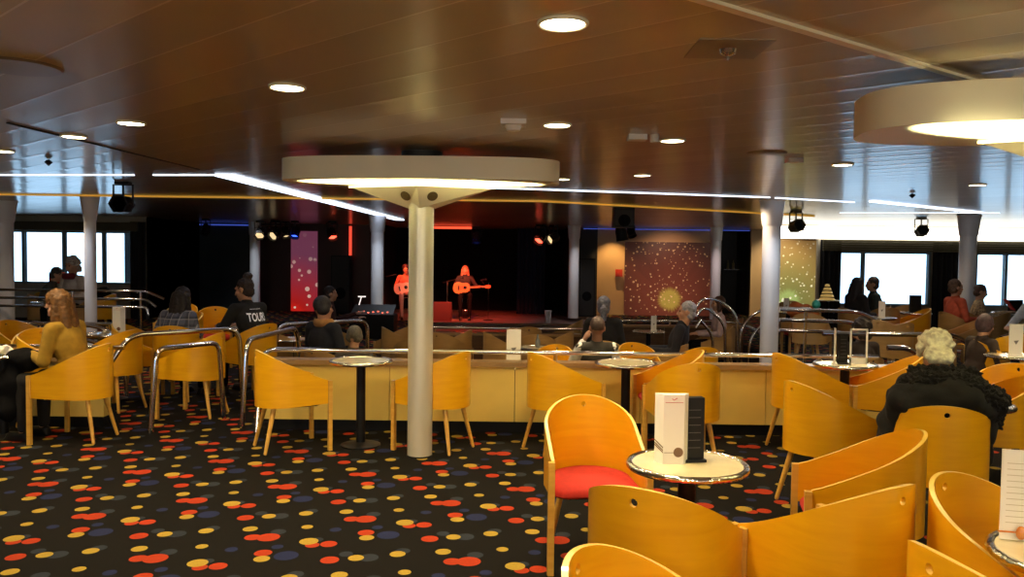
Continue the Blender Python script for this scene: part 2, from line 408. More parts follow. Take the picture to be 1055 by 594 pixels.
struct('wall_back_bar', MB().box(xb(741), xb(773), 23.6, 23.7, 0, HC).box(xb(741) - .1, xb(741), 22.3, 23.7, 0, HC).box(xb(773), xb(773) + .1, 22.3, 23.7, 0, HC), M_darkwall)
bw('wall_back_gold', 773, 845, M_tan)
# valances, bulkheads and light coves above the windows
struct('trim_1', MB().box(-13.4, -8.75, 18.78, 19.0, 2.06, 2.26), M_blind)
vb = MB()
for k in range(5): vb.box(7.25, 13.4, 18.80, 18.97, 1.80 + k * .054, 1.845 + k * .054)
struct('trim_2', vb, M_blind)
struct('trim_3', MB().box(6.0, 13.4, 18.74, 18.99, 2.08, 2.37), M_cove)
struct('trim_4', MB().box(-8.6, -7.1, 22.15, 22.2, 2.33, 2.36), M_ledb)
struct('trim_5', MB().box(xb(600), xb(770), 22.08, 22.12, 2.35, 2.37), M_ledb)
# ceiling strips
def strip(name, a, b, w, h, m, z=HC):
    a = Vector((a[0], a[1], 0)); b = Vector((b[0], b[1], 0)); d = (b - a).normalized(); n = Vector((-d.y, d.x, 0)) * w / 2
    return struct(name, MB().prism([tuple((p)[:2]) for p in (a - n, b - n, b + n, a + n)], z - h, z), m)
g = lambda u, v, z=HC: tuple(G(u, v, z)[:2])
strip('trim_6', g(231, 179.5), g(412, 226), .20, .02, M_led)
strip('trim_7', g(158, 180), g(226, 180), .03, .008, M_led)
strip('trim_8', g(-40, 180), g(138, 180), .03, .008, M_led)
strip('trim_9', g(420, 190), g(793, 203), .03, .010, M_led)
strip('trim_10', g(799, 203.5), g(880, 208), .03, .010, M_led)
strip('trim_11', g(898, 206.5), g(1012, 218.5), .08, .02, M_led)
strip('trim_12', g(-40, 199), g(560, 206.5), .06, .022, M_gold)
strip('trim_13', g(560, 206.5), g(838, 222), .06, .022, M_gold)
strip('trim_14', g(680, -15), g(1040, 93), .035, .012, M_disc)
strip('trim_15', g(8, 126), g(205, 174), .02, .008, M_darkwall)
strip('trim_16', g(865, 219), g(1030, 219), .02, .008, M_led)
# ------------------------------------------------------------------ low parapet walls
def parapet(name, label, x0, x1, y0, z1, th=.13, cap=.04, zb=0., pm=None, seams=None, pcap=None):
    t = thing(name, label, 'low wall', ((x0 + x1) / 2, y0 + th / 2, zb)); ox, oy = (x0 + x1) / 2, y0 + th / 2
    MB().box(x0 + .03 - ox, x1 - .03 - ox, -th / 2 + .05, th / 2 - .02, 0, .105).build('plinth', M_black, t, False)
    n = seams or max(1, round((x1 - x0) / 1.25)); w = (x1 - x0) / n
    for k in range(n): MB().box(x0 + k * w + .003 - ox, x0 + (k + 1) * w - .003 - ox, -th / 2, th / 2, .105, z1 - cap - zb).build('panel', pm or M_panel, t, False)
    MB().box(x0 - .01 - ox, x1 + .01 - ox, -th / 2 - .03, th / 2 + .03, z1 - cap - zb, z1 - zb).build('cap_rail', pcap or M_cap, t, False)
    return t
XW0, XW1 = -2.22, 3.42
parapet('parapet_wall', 'long cream-panelled low wall with brown cap running across the middle of the lounge', XW0, XW1, 7.2, .645)
parapet('parapet_wall', 'short cream low wall at the left edge behind the woman in mustard', -7.2, -3.66, 7.2, .645)
parapet('parapet_wall', 'dark wooden low wall in front of the stage behind the front rows of brown chairs', -1.4, 1.25, 12.6, .38, zb=-.3, pm=M_pitwall)
parapet('parapet_wall', 'dark brown low wall before the red starburst panel, right of the ponytailed woman', 1.3, 4.1, 14.2, .40, zb=-.3, pm=M_pitwall)
# rails
def rail(label, paths, r=.021, fil=.12, posts=(), name='chrome_handrail', loc=None):
    p0 = Vector(paths[0][0]); zb = min(p[2] for q in list(paths) + [x for x in posts] for p in q)
    o = Vector((p0.x, p0.y, zb)); t = thing(name, label, 'handrail', o)
    for q in paths: MB().tube([Vector(p) - o for p in q], r, 10, fil).build('rail', M_chrome, t)
    for q in posts:
        a, b = [Vector(p) - o for p in q]; MB().tube([a, b], r * .9, 10).build('post', M_chrome, t)
    return t
zr = .725
rail('long straight chrome handrail along the top of the middle low wall', [[(-2.26, 7.12, .0), (-2.26, 7.26, zr), (XW1 - .1, 7.26, zr)]], .02, .14,
     posts=[((x, 7.26, .645), (x, 7.26, zr)) for x in (-.9, .4, 1.7, 3.0)])
rail('straight chrome handrail on the low wall behind the woman in mustard', [[(-7, 7.26, zr), (-3.5, 7.26, zr)]], .02, posts=[((x, 7.26, .645), (x, 7.26, zr)) for x in (-5.2, -3.8)])
rail('nearer of the two bent chrome hoops standing in the gap left of the beanie man', [[(-3.16, 7.02, 0), (-3.12, 7.06, .74), (-2.78, 7.62, .74), (-2.75, 7.68, 0)]], .024, .1)
rail('farther bent chrome hoop behind the plaid-shirted woman, left gap', [[(-3.62, 7.27, .60), (-3.50, 7.36, .83), (-2.75, 8.1, .83), (-2.72, 8.15, 0)]], .024, .14)
rail('chrome hoop rising at the left end of the long middle low wall', [[(-2.45, 7.3, 0), (-2.42, 7.34, .80), (-2.3, 8.6, .80), (-2.25, 8.7, 0)]], .024, .14)
rail('chrome hoop beside the dark table left of the beanie man', [[(-2.9, 9.7, 0), (-2.85, 9.8, .72), (-1.9, 10.6, .72), (-1.9, 10.6, -.3)]], .024, .14)
rail('chrome handrail on the dark low wall in front of the stage', [[(-1.4, 12.6, .46), (1.25, 12.6, .46)]], .022, posts=[((x, 12.6, .38), (x, 12.6, .46)) for x in (-1.2, 0, 1.1)])
rail('chrome handrail on the dark low wall before the starburst panel', [[(1.3, 14.2, .48), (4.0, 14.2, .48), (4.3, 13.4, .3), (4.35, 13.2, -.3)]], .022, .3, posts=[((x, 14.2, .4), (x, 14.2, .48)) for x in (1.5, 2.8)])
rail('three-bar chrome railing below the left windows', [[(-8.4, 13, z), (-5.9, 13, z), (-5.75 + (z - .82), 13, z - .12)] for z in (.95, .82, .69)], .022, .1, posts=[((x, 13, 0), (x, 13, .95)) for x in (-8.3, -7.1, -6.0)])
rail('lower double-bar chrome rail behind the table at the left edge', [[(-6.4, 9.6, z), (-4.7, 9.6, z), (-4.5, 9.6, z - .25)] for z in (.72, .56)], .026, .1, posts=[((x, 9.6, 0), (x, 9.6, .72)) for x in (-6.2, -4.8)])
rail('curved chrome hoop beside the white menu stand behind the woman in mustard', [[(-5.0, 8.8, .78), (-4.45, 8.8, .78), (-4.1, 8.8, .45), (-4.05, 8.8, 0)], [(-5.0, 8.8, .62), (-4.55, 8.8, .62), (-4.25, 8.8, .40), (-4.22, 8.8, 0)]], .022, .3)
rail('triple chrome arcs standing right of the grey-haired man, before the bar doorway', [[(2.8, 12.2, z - .12), (2.88, 12.2, z), (3.1 - k * .12, 12.2, z), (3.42 - k * .18, 12.2, z - .22), (3.46 - k * .2, 12.2, -.3)] for k, z in ((0, .98), (1, .83), (2, .66))], .022, .35)
rail('pair of chrome arcs just left of the thick column right of centre', [[(4.6, 12.4, z), (3.85 + k * .1, 12.4, z), (3.55 + k * .14, 12.4, z - .26), (3.5 + k * .16, 12.4, -.3)] for k, z in ((0, .84), (1, .66))], .022, .35)
rail('three-bar chrome ramp railing right of the thick column, below the black curtain', [[(3.6, 10.8, .92 - k * .14), (4.7 - k * .1, 10.8, .90 - k * .14), (5.0 - k * .1, 10.8, .72 - k * .13), (5.2, 10.8, .70 - k * .13)] for k in range(3)], .024, .16, posts=[((3.95, 10.8, 0), (3.95, 10.8, .92))])
rail('chrome rail curving down beside the white-haired woman in the fur-hooded coat', [[(3.45, 8.9, .78), (4.98, 8.9, .78), (5.22, 8.9, .5), (5.25, 8.9, 0)]], .026, .28, posts=[((3.6, 8.9, 0), (3.6, 8.9, .76))])
rail('short double chrome arc left of the white-haired woman', [[(3.7, 7.9, .74), (3.95, 7.9, .74), (4.2, 7.9, .45), (4.22, 7.9, 0)], [(3.7, 7.9, .58), (3.9, 7.9, .58), (4.05, 7.9, .35), (4.06, 7.9, 0)]], .026, .25)
rail('straight chrome rail at far right behind the white menu card', [[(5.1, 9.2, .66), (7.2, 9.2, .66)]], .024, posts=[((5.2, 9.2, 0), (5.2, 9.2, .66)), ((6.8, 9.2, 0), (6.8, 9.2, .66))])

# ------------------------------------------------------------------ columns
def column(label, loc, r, capr=None, m=M_colp, z0=0.):
    t = thing('column', label, 'column', (loc[0], loc[1], z0)); h = HC - z0
    if capr:
        MB().lathe([(r, 0), (r, h - .36)], 32).build('shaft', m, t)
        MB().lathe([(r, h - .36), (r * 1.1, h - .33), (capr * .93, h - .05), (capr, h)], 32).build('capital', m, t)
    else:
        MB().lathe([(r, .012), (r, h)], 36).build('shaft', m, t)
        MB().lathe([(r + .004, 0), (r + .004, .012)], 36).build('base_ring', M_black, t)
    return t
c1 = G(431, 472); C1 = (c1.x, c1.y + .09)
column('foreground satin steel column carrying the oval ceiling disc', C1, .098, m=M_steel)
column('thick grey column right of centre, beside the triple chrome arcs', (3.56, 11.1), .122, .175)
column('grey column in front of the right-hand windows beside the person in orange', tuple(G(998.5, 222, HC)[:2]), .14, .20)
column('grey column in front of the left windows, behind the woman in mustard', tuple(G(92.5, 203, HC)[:2]), .084, .14)
column('grey column cut by the left edge of the photo', tuple(G(3, 207, HC)[:2]), .15, .22)
column('bluish grey column just left of the stage, by the mixing desk', (-2.78, 16.6), .13, .19, z0=0)
column('slim grey column behind the girl with the hair bun', (xb(262.5) * 21 / YB, 21), .13, .17)
column('slim grey column at the right side of the stage', (xb(590.5) * 21 / YB, 20.9), .135, .18)
column('pinkish grey column at the right edge of the starburst panel', (xb(737) * 21 / YB, 21), .13, .17)
column('unseen column carrying the second oval ceiling disc at top right', (2.62, 3.5), .098, m=M_steel)['label'] = 'column under the second oval ceiling disc beyond the right edge'

# ------------------------------------------------------------------ oval ceiling discs with pyramid uplights
def sup(a, b, n=96, e=2.35):
    o = []
    for k in range(n):
        q = 2 * math.pi * k / n; c, s = math.cos(q), math.sin(q)
        o.append((a * math.copysign(abs(c) ** (2 / e), c), b * math.copysign(abs(s) ** (2 / e), s)))
    return o
def oval_disc(loc, rz, label, ulabel):
    t = thing('ceiling_disc', label, 'ceiling panel', (loc[0], loc[1], 2.16), rz)
    P = sup(1.08, .40, 120, 3.0); n = len(P); b = MB()
    vs = [(x * k, y * k, z) for (k, z) in ((1, 0), (1, .165)) for x, y in P]
    b.add(vs, [tuple(range(n - 1, -1, -1)), tuple(range(n, 2 * n))] + [(i, (i + 1) % n, n + (i + 1) % n, n + i) for i in range(n)])
    b.build('slab', M_disc, t)
    MB().lathe([(.16, .165), (.16, .24)], 24).build('mount', M_darkwall, t)
    u = thing('pyramid_uplight', ulabel, 'light fitting', (loc[0], loc[1], 1.96), rz)
    a, c, r = .575, .24, .10; h = .165; q = MB()
    top = [(a, 0, h), (0, c, h), (-a, 0, h), (0, -c, h)]; bot = [(r * 1.05, 0, 0), (0, r * 1.05, 0), (-r * 1.05, 0, 0), (0, -r * 1.05, 0)]
    q.add(bot + top, [(0, 1, 5, 4), (1, 2, 6, 5), (2, 3, 7, 6), (3, 0, 4, 7)])
    q.build('reflector', M_disc, u, False)
    rim = MB()
    for i in range(4): rim.tube([Vector(top[i]), Vector(top[(i + 1) % 4])], .008, 6)
    rim.build('rim', M_disc, u)
    for sx in (-1, 1):
        A = Vector((sx * a, 0, h)); B = Vector((0, -c, h)); C = Vector((0, -r * 1.05, 0)); N = (A - C).cross(B - C).normalized()
        if N.y > 0: N = -N
        p = A * .18 + B * .36 + C * .46; x = (A - B).normalized(); y = N.cross(x); k = MB()
        k.add([p + N * .003 + (x * math.cos(w) + y * math.sin(w)) * .042 for w in [i * math.pi / 10 for i in range(20)]], [tuple(range(20))])
        k.build('round_hole', M_bronze, u)
    gl = MB().add([(p[0] * .85, p[1] * .85, h - .012) for p in top], [(0, 1, 2, 3)]); gl.build('lamp_panel', mat('uplight_glow', (1, .95, .6), .5, emit=9, ecol=(1, .90, .52)), u, False)
    return t
oval_disc(C1, R(-2), 'oval cream ceiling disc over the foreground column', 'cream pyramid uplight with two round holes under the middle ceiling disc')
oval_disc((2.62, 3.5), R(-8), 'oval cream ceiling disc cut by the right edge of the photo', 'cream pyramid uplight under the right-hand ceiling disc')

# ------------------------------------------------------------------ chairs
def shell_mesh():
    bm = bmesh.new(); RR = .25; LS = .27; half = math.pi * RR / 2
    def pos(u):
        if abs(u) <= half: a = u / RR; return RR * math.sin(a), .02 + RR * math.cos(a)
        return math.copysign(RR, u), .02 - (abs(u) - half)
    def zt(u):
        y = pos(u)[1]; return .575 + .245 * max(0, (y + .25) / .52) ** 1.15
    def zb(u): return .385 - .02 * (pos(u)[1] + .25) / .52
    us = [-.03, -.015, 0, .015, .03]; n = 15
    ext = [.03 + (half - .03) * k / n for k in range(1, n + 1)] + [half + LS * k / 7 for k in range(1, 8)]
    us = [-x for x in reversed(ext)] + us + ext
    fr = [0, .22, .44, .64, .822, .8553, .8886, .9219, .955, 1]
    V = {}
    def P(u, z, ): x, y = pos(u); return (x, y, z)
    i0 = us.index(-.03)
    for i, u in enumerate(us):
        for j, f in enumerate(fr):
            if i0 < i < i0 + 4 and 4 < j < 8: continue
            V[i, j] = bm.verts.new(P(u, zb(u) + (zt(u) - zb(u)) * f))
    for i in range(len(us) - 1):
        for j in range(len(fr) - 1):
            if i0 <= i < i0 + 4 and 4 <= j < 8: continue
            bm.faces.new((V[i, j], V[i + 1, j], V[i + 1, j + 1], V[i, j + 1]))
    loop = [(i0 + k, 4) for k in range(4)] + [(i0 + 4, 4 + k) for k in range(4)] + [(i0 + 4 - k, 8) for k in range(4)] + [(i0, 8 - k) for k in range(4)]
    zc = zb(0) + (zt(0) - zb(0)) * .8886; ring = []
    for (i, j) in loop:
        v = V[i, j]; u = us[i]; a = math.atan2(v.co.z - zc, u); ring.append(bm.verts.new(P(.015 * math.cos(a), zc + .015 * math.sin(a))))
    for k in range(16):
        k2 = (k + 1) % 16; bm.faces.new((V[loop[k]], V[loop[k2]], ring[k2], ring[k]))
    bmesh.ops.recalc_face_normals(bm, faces=bm.faces)
    bmesh.ops.solidify(bm, geom=list(bm.faces), thickness=.017)
    me = bpy.data.meshes.new('shell'); bm.to_mesh(me); bm.free(); finish(me, [M_ply, M_edge])
    for p in me.polygons:
        if p.normal.z > .55 or (p.normal.y < -.9 and p.center.y < -.24): p.material_index = 1
    return me
def make_chair():
    t = thing('tub_chair', '', 'chair')
    link('shell', shell_mesh(), t)
    sb = MB(); pl = []
    for k in range(25):
        a = math.pi * k / 24; pl.append((.222 * math.cos(a), .02 + .222 * math.sin(a)))
    pl += [(-.225, -.21), (-.19, -.245), (.19, -.245), (.225, -.21)]
    vs = []; n = len(pl)
    for s, z in ((.96, .415), (1, .425), (1, .445), (.95, .463), (.8, .475), (.4, .482)): vs += [(x * s, (y + .01) * s - .01, z - .04) for x, y in pl]
    fs = [tuple(range(n - 1, -1, -1)), tuple(range(5 * n, 6 * n))]
    for i in range(5): fs += [(i * n + k, i * n + (k + 1) % n, (i + 1) * n + (k + 1) % n, (i + 1) * n + k) for k in range(n)]
    sb.add(vs, fs).build('seat', M_red, t)
    MB().tube([(x * .82, (y) * .82, .372) for x, y in pl] + [(pl[0][0] * .82, pl[0][1] * .82, .372)], .012, 8).build('seat_frame', M_chrome, t)
    for s in (-1, 1):
        MB().box(s * .25 - .016, s * .25 + .016, -.280, -.249, 0, .572).build('leg', M_leg, t, False)
    for s in (-1, 1):
        MB().cap((s * .12, .15, .385), .021, (s * .175, .235, .013), .013, 12).build('leg', M_leg, t)
    return t
CH0 = make_chair(); CH_USED = [False]
CHAIRS = {}
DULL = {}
def dull(r):  # swap in the darkened wood that stands for shade
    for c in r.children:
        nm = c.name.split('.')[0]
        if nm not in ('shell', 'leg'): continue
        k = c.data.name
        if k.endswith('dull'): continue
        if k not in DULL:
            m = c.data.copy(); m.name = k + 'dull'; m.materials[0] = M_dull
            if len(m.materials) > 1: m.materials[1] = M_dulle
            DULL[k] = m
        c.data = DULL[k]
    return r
def chair_at(x, y, phi, label, z=0., group=None, key=None):
    if not CH_USED[0]:
        CH_USED[0] = True; CH0.location = (x, y, z); CH0.rotation_euler = (0, 0, R(phi + 90)); CH0['label'] = label; r = CH0
        if group: r['group'] = group
    else: r = dup(CH0, (x, y, z), R(phi + 90), label, group)
    if 'group' in r and not group: del r['group']
    CHAIRS[key or label] = (x, y, phi, z); return r
def chair(px, py, phi, label, z=0., group=None, key=None, dd=0.):   # pixel of the highest point of the backrest
    p = G(px, py, z + .81); x = p.x + .26 * math.cos(R(phi)); y = p.y + .26 * math.sin(R(phi))
    return chair_at(x, y + dd, phi, label, z, group, key)
NEAR = 'golden plywood tub chairs on the near carpet'
chair_at(-3.66, 6.78, 176, 'golden tub chair the woman in mustard sits on, side on', 0, NEAR, 'mustard')
chair_at(-3.08, 7.85, 172, 'golden tub chair behind the nearer chrome hoop in the left gap', 0, NEAR)
chair_at(-1.82, 6.57, 31, 'empty golden tub chair left of the foreground column, back turned to the left', 0, NEAR)
chair_at(-.60, 6.62, 150, 'golden tub chair half hidden behind the foreground column', 0, NEAR)
chair_at(.40, 6.62, 28, 'golden tub chair at the low wall left of the table, facing right', 0, NEAR)
chair_at(1.36, 6.22, 98, 'golden tub chair seen from behind just above the white menu stand', 0, NEAR)
chair_at(1.36, 6.80, 182, 'golden tub chair squeezed against the low wall behind another, showing its inner arm', 0, NEAR)
chair_at(.435, 4.27, -85, 'empty golden tub chair facing the camera with its red seat showing', 0, NEAR)
chair_at(.55, 2.93, 61, 'tub chair with its holed back to the camera in front of the menu table', 0, NEAR)
chair_at(.40, 1.98, -32, 'nearest tub chair, only its rounded back rim in at the bottom edge', 0, NEAR)
chair(928, 503, 120, 'large near tub chair showing its broad outer side, right of the bottom centre', 0, NEAR)
chair_at(1.64, 3.72, 167, 'tub chair seen over its open arms, pointing left, in front of the fur-hooded coat', 0, NEAR)
chair_at(1.40, 2.20, 12, 'tub chair cut by the bottom edge at lower right, its hole low in the corner', 0, NEAR)
chair(972, 489, -60, 'tub chair at lower right showing its glossy inner back beside the cut-off table', 0, NEAR)
chair(976, 420, 70, 'tub chair with a black hole in its back, under the black fur-hooded coat', 0, NEAR, 'fur')
chair(817, 394, 17, 'big tub chair turned right, left of the woman in the fur-hooded coat', 0, NEAR)
chair_at(2.47, 6.74, 14, 'tub chair left of the menu table by the low wall at right', 0, NEAR)
chair_at(3.14, 6.70, 163, 'tub chair right of the menu table by the low wall, facing left', 0, NEAR)
chair_at(3.30, 5.50, 170, 'tub chair at the right edge with its outer side turned to the camera', 0, NEAR)
chair_at(3.72, 6.02, -140, 'tub chair at the right edge showing a holed inner back', 0, NEAR)
chair(1003, 350, -14, 'tub chair sloping down to the right behind the white-haired woman', 0, NEAR, 'pb')
# left, level with the entrance
LG = 'brown-lit tub chairs in the left part of the lounge'
chair(42, 338, -60, 'tub chair with a back hole across the table from the woman in mustard', 0, LG)
chair(6, 330, -20, 'dim tub chair at the left edge behind the tissue table', 0, LG)
chair(18, 346, 20, 'tub chair at the left edge, only its arm rising beside the tissue', 0, LG)
chair_at(-3.62, 8.72, 95, 'tub chair the woman in the plaid shirt sits on', 0, LG, 'plaid')
chair_at(-2.90, 9.0, 150, 'brown tub chair the girl with the hair bun sits on', 0, LG, 'bun')
chair(118, 333, 0, 'tub chair just right of the white menu stand, behind the left low wall', 0, LG)
chair(138, 340, 160, 'tub chair between the menu stand and the plaid-shirted woman', 0, LG)
chair(192, 313, -90, 'round-backed tub chair facing the camera between the two dark-haired women', 0, LG)
chair(222, 316, -75, 'second round-backed tub chair facing the camera, next to the girl with the bun', 0, LG)
chair(206, 322, -130, 'low tub chair between the two round-backed ones', 0, LG)
chair(45, 301, 100, 'yellow-lit tub chair behind the three-bar railing at left', 0, LG, 'wl1')
chair(78, 301, 170, 'tub chair of the white-haired person at the left windows', 0, LG, 'wl2')
chair(118, 303, 180, 'tub chair holding a black bag by the left windows', 0, LG, 'bag')
# pit
PG = 'brown-lit tub chairs in the sunken area before the stage'
def pit(px, py, phi, label, key=None):
    r = chair(px, py, phi, label, -.3, PG, key)
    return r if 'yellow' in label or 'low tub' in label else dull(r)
pit(277, 343, 80, 'brown tub chair just left of the man in the beanie')
pit(394, 337, 20, 'brown tub chair sloping to the right just left of the foreground column')
pit(450, 343, 60, 'brown tub chair just right of the foreground column below the stage')
pit(485, 340, 165, 'brown tub chair pointing left below the standing guitarist')
pit(499, 342, 15, 'brown tub chair pointing right just left of the tall white menu card')
pit(553, 345, 85, 'wide-backed brown tub chair right of the tall white menu card')
pit(590, 341, 160, 'brown tub chair pointing left beside the bald man in the vest')
pit(574, 355, -105, 'yellow-lit holed tub chair facing the camera left of the bald man')
pit(651, 353, -80, 'yellow-lit holed tub chair facing the camera right of the bald man')
pit(727, 358, 100, 'low tub chair back behind the grey-haired man, above the low wall')
pit(545, 337, 100, 'small far brown tub chair close to the stage, behind the menu card')
pit(600, 329, 165, 'far brown tub chair left of the ponytailed woman')
pit(528, 338, 30, 'small far brown tub chair below the right part of the stage')
pit(425, 336, 150, 'small far brown tub chair half behind the foreground column, by the stage')
pit(327, 330, 80, 'dim tub chair in front of the beanie man')
pit(765, 328, 175, 'brown tub chair under the chrome arcs left of the thick column')
pit(748, 336, 100, 'brown tub chair below the arcs, right of the grey-haired man')
pit(430, 348, 110, 'low brown tub chair behind the foreground column')
# right
RG = 'brown-lit tub chairs at the right windows'
def rgt(px, py, phi, label, key=None):
    r = chair(px, py, phi, label, 0, RG, key)
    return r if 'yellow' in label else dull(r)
rgt(815, 310, 90, 'brown tub chair just right of the thick column below the green panel')
rgt(845, 318, 175, 'brown tub chair below the teal ball')
rgt(832, 323, 60, 'dim tub chair behind the ramp railing near the thick column')
rgt(915, 317, 80, 'brown tub chair right of the couple, back to the camera')
rgt(938, 314, 95, 'dark tub chair next to the black bin-like stand at the window')
rgt(958, 318, 172, 'yellow-lit tub chair left of the person in orange', 'orange')
rgt(905, 330, 20, 'brown tub chair behind the ramp end, left of the white hair')
rgt(935, 333, 110, 'round brown tub chair back above the chrome rail, left of the white hair')
rgt(1040, 322, 130, 'large brown tub chair at the right edge before the laptop')
rgt(1020, 327, 170, 'brown tub chair right of the purple-brown beanie')
rgt(1052, 345, 95, 'yellow tub chair at the right edge behind the menu card')

# ------------------------------------------------------------------ tables
def make_table():
    t = thing('cocktail_table', '', 'table')
    MB().lathe([(.0, .690), (.20, .690), (.238, .697), (.238, .714), (.0, .714)], 48).build('table_top', M_top, t)
    MB().torus(.247, .015, .706, 56, 12, sz=1.05).build('rim', M_hammer, t)
    MB().lathe([(.038, .03), (.038, .690)], 24).build('post', M_black, t)
    MB().lathe([(.165, 0), (.165, .012), (.11, .026), (.05, .034), (.0, .034)], 36).build('base', M_black, t)
    return t
T0 = make_table(); TUSED = [False]; TAB = {}
def table(x, y, label, key, z=0., sc=1.0, grey=False):
    if not TUSED[0]:
        TUSED[0] = True; t = T0; t.location = (x, y, z); t['label'] = label
    else: t = dup(T0, (x, y, z), random.uniform(0, 6), label)
    t['group'] = 'round cocktail tables with hammered chrome rims'; TAB[key] = (x, y, z + .714)
    return t
def tpx(px, py, label, key, z=0.): p = G(px, py, z + .714); return table(p.x, p.y, label, key, z)
tpx(708, 477, 'round cream cocktail table carrying the white menu stand in the foreground', 'T1')
table(1.74, 2.40, 'round cocktail table cut by the right edge of the photo, with a menu card', 'T2')
table(2.84, 6.82, 'round cocktail table with two white menus by the low wall at right', 'T3')
table(2.86, 5.0, 'round cocktail table mostly hidden right of the fur-hooded coat', 'T5')
tpx(372, 371, 'round cocktail table just left of the foreground column, against the low wall', 'T6')
tpx(645, 373.5, 'empty round cocktail table at the low wall right of centre', 'T7')
table(-4.32, 6.82, 'round cocktail table with crumpled tissue in front of the woman in mustard', 'T8')
table(-4.30, 8.62, 'round table behind the left low wall carrying a white menu stand', 'T10')
table(-3.18, 9.55, 'round table between the plaid-shirted woman and the girl with the bun', 'T11')
tpx(529, 376, 'round table in the sunken area under the tall white menu card', 'T9', -.3)
tpx(1046, 366, 'round table at the right edge under the white menu card with a grey emblem', 'T12')
tpx(1018, 324, 'round table between the person in orange and the woman reading', 'T13')
tpx(905, 327, 'round table in front of the couple at the window', 'T14')
tpx(812, 321, 'round table right of the thick column', 'T16')
table(2.2, 12.9, 'round table in front of the grey-haired man in the dark sweater', 'T17', -.3)
tpx(300, 349, 'dark-looking round table left of the beanie man', 'T18', -.3)
tpx(50, 311, 'round table in front of the left windows', 'T19')
tpx(852, 309, 'round table beside the black curtain under the gold tiered ornament', 'T20')
# ------------------------------------------------------------------ menu cards and table things
def menu(loc, rz, label, sc=1., style='trifold', group='menu cards on the tables'):
    t = thing('menu_stand', label, 'menu', loc, R(rz), group); H = .30 * sc
    if style == 'trifold':          # front faces -Y
        w = .045 * sc; b = MB(); th = .0015
        pts = [(-w - .028 * sc, .035 * sc), (-w, -.012), (w, -.012), (w + .028 * sc, .035 * sc)]
        for (a, c) in zip(pts, pts[1:]):
            b.add([(a[0], a[1], 0), (c[0], c[1], 0), (c[0], c[1], H), (a[0], a[1], H), (a[0], a[1] + th, 0), (c[0], c[1] + th, 0), (c[0], c[1] + th, H), (a[0], a[1] + th, H)],
                  [(0, 1, 2, 3), (7, 6, 5, 4), (3, 2, 6, 7), (0, 4, 5, 1), (0, 3, 7, 4), (1, 5, 6, 2)])
        b.add([(p[0], p[1], H) for p in pts], [(0, 1, 2, 3)])
        t0 = t; t = b.build('card', M_paper, t, False)
        y = -.0132; q = MB()
        q.box(-w * .85, w * .85, y, y + .001, H * .885, H * .892)
        q.tube([(-.010 * sc, y, H * .945), (-.002, y, H * .925), (.012 * sc, y, H * .955)], .0018 * sc, 6)
        q.build('red_logo', M_rprint, t, False)
        q = MB(); q.box(-w * .9, w * .3, y, y + .001, H * .165, H * .172)
        q.add([(w * .45 + .021 * sc * math.cos(a), y - .0003, H * .175 + .021 * sc * math.sin(a)) for a in [i * math.pi / 12 for i in range(24)]], [tuple(range(24))])
        q.build('round_emblem', M_bprint, t, False)
        a, c = Vector((*pts[0], 0)), Vector((*pts[1], 0)); nrm = Vector((a.y - c.y, c.x - a.x, 0)).normalized()
        if nrm.y > 0: nrm = -nrm
        q = MB()
        for k, z in enumerate((.34, .30, .27)):
            q.add([a + nrm * .001 + Vector((0, 0, H * z)), c + nrm * .001 + Vector((0, 0, H * (z - .09))), c + nrm * .001 + Vector((0, 0, H * (z - .11))), a + nrm * .001 + Vector((0, 0, H * (z - .02)))], [(0, 1, 2, 3)])
        q.build('diagonal_bands', M_bprint, t, False); t = t0
    elif style == 'flat':
        w = .06 * sc
        cd = MB().box(-w, w, -.004, .004, 0.012, H).build('card', M_paper, t, False)
        MB().box(-w * 1.05, w * 1.05, -.02, .02, 0, .014).build('foot', M_paper, t, False)
        MB().add([(-.022 * sc, -.0052, H * .48), (.024 * sc, -.0052, H * .5), (.0, -.0052, H * .36)], [(0, 1, 2)]).build('grey_emblem', mat('grey_print', (.22, .21, .2), .6), cd, False)
    elif style == 'lined':
        w = .075 * sc
        cd = MB().box(-w, w, -.003, .003, 0.004, H).build('card', M_paper, t, False)
        q = MB()
        for k in range(11): q.box(-w * .8, w * (.2 + .5 * random.random()), -.0042, -.0032, H * (.2 + .065 * k), H * (.206 + .065 * k))
        q.build('text_lines', mat('faint_print', (.52, .47, .36), .6), cd, False)
        MB().tube([(-w * 1.1, -.008, .03), (w * 1.1, -.008, .03)], .003, 8).ell((-w * .2, -.012, .03), (.016, .01, .022)).build('wooden_clip', M_guitar, t)
    elif style == 'holder':
        w = .042 * sc
        MB().prism([(-w, -.02), (w, -.02), (w, .025), (-w, .025)], 0, H * .93).prism([(-w * 1.15, -.04), (w * 1.15, -.04), (w * 1.15, .04), (-w * 1.15, .04)], 0, .012).build('holder', M_black, t, False)
        q = MB()
        for k in range(6): q.box(-w * .75, w * .6, -.0215, -.0205, H * (.2 + .11 * k), H * (.208 + .11 * k))
        q.build('faint_lines', mat('dim_print', (.09, .09, .09), .6), t, False)
    elif style == 'frame':
        w = .075 * sc; q = MB()
        q.box(-w, -w + .012, -.006, .006, 0, H); q.box(w - .012, w, -.006, .006, 0, H); q.box(-w, w, -.006, .006, H - .014, H); q.box(-w, w, -.006, .006, 0, .05)
        q.build('frame', M_paper, t, False)
    return t
def on(key, dx=0, dy=0): x, y, z = TAB[key]; return (x + dx, y + dy, z)
menu(on('T1', -.065, -.01), 2, 'folded white menu card with red logo and round brown emblem on the foreground table')
menu(on('T1', .035, .05), 8, 'black menu holder directly behind the white card on the foreground table', 1., 'holder')
menu(on('T2', -.105, .12), -14, 'cream lined menu card in a wooden clip at the right edge', .97, 'lined')
menu(on('T3', -.10, -.02), 72, 'thin white menu turned edge-on, left one on the right low-wall table', 1.02, 'flat')
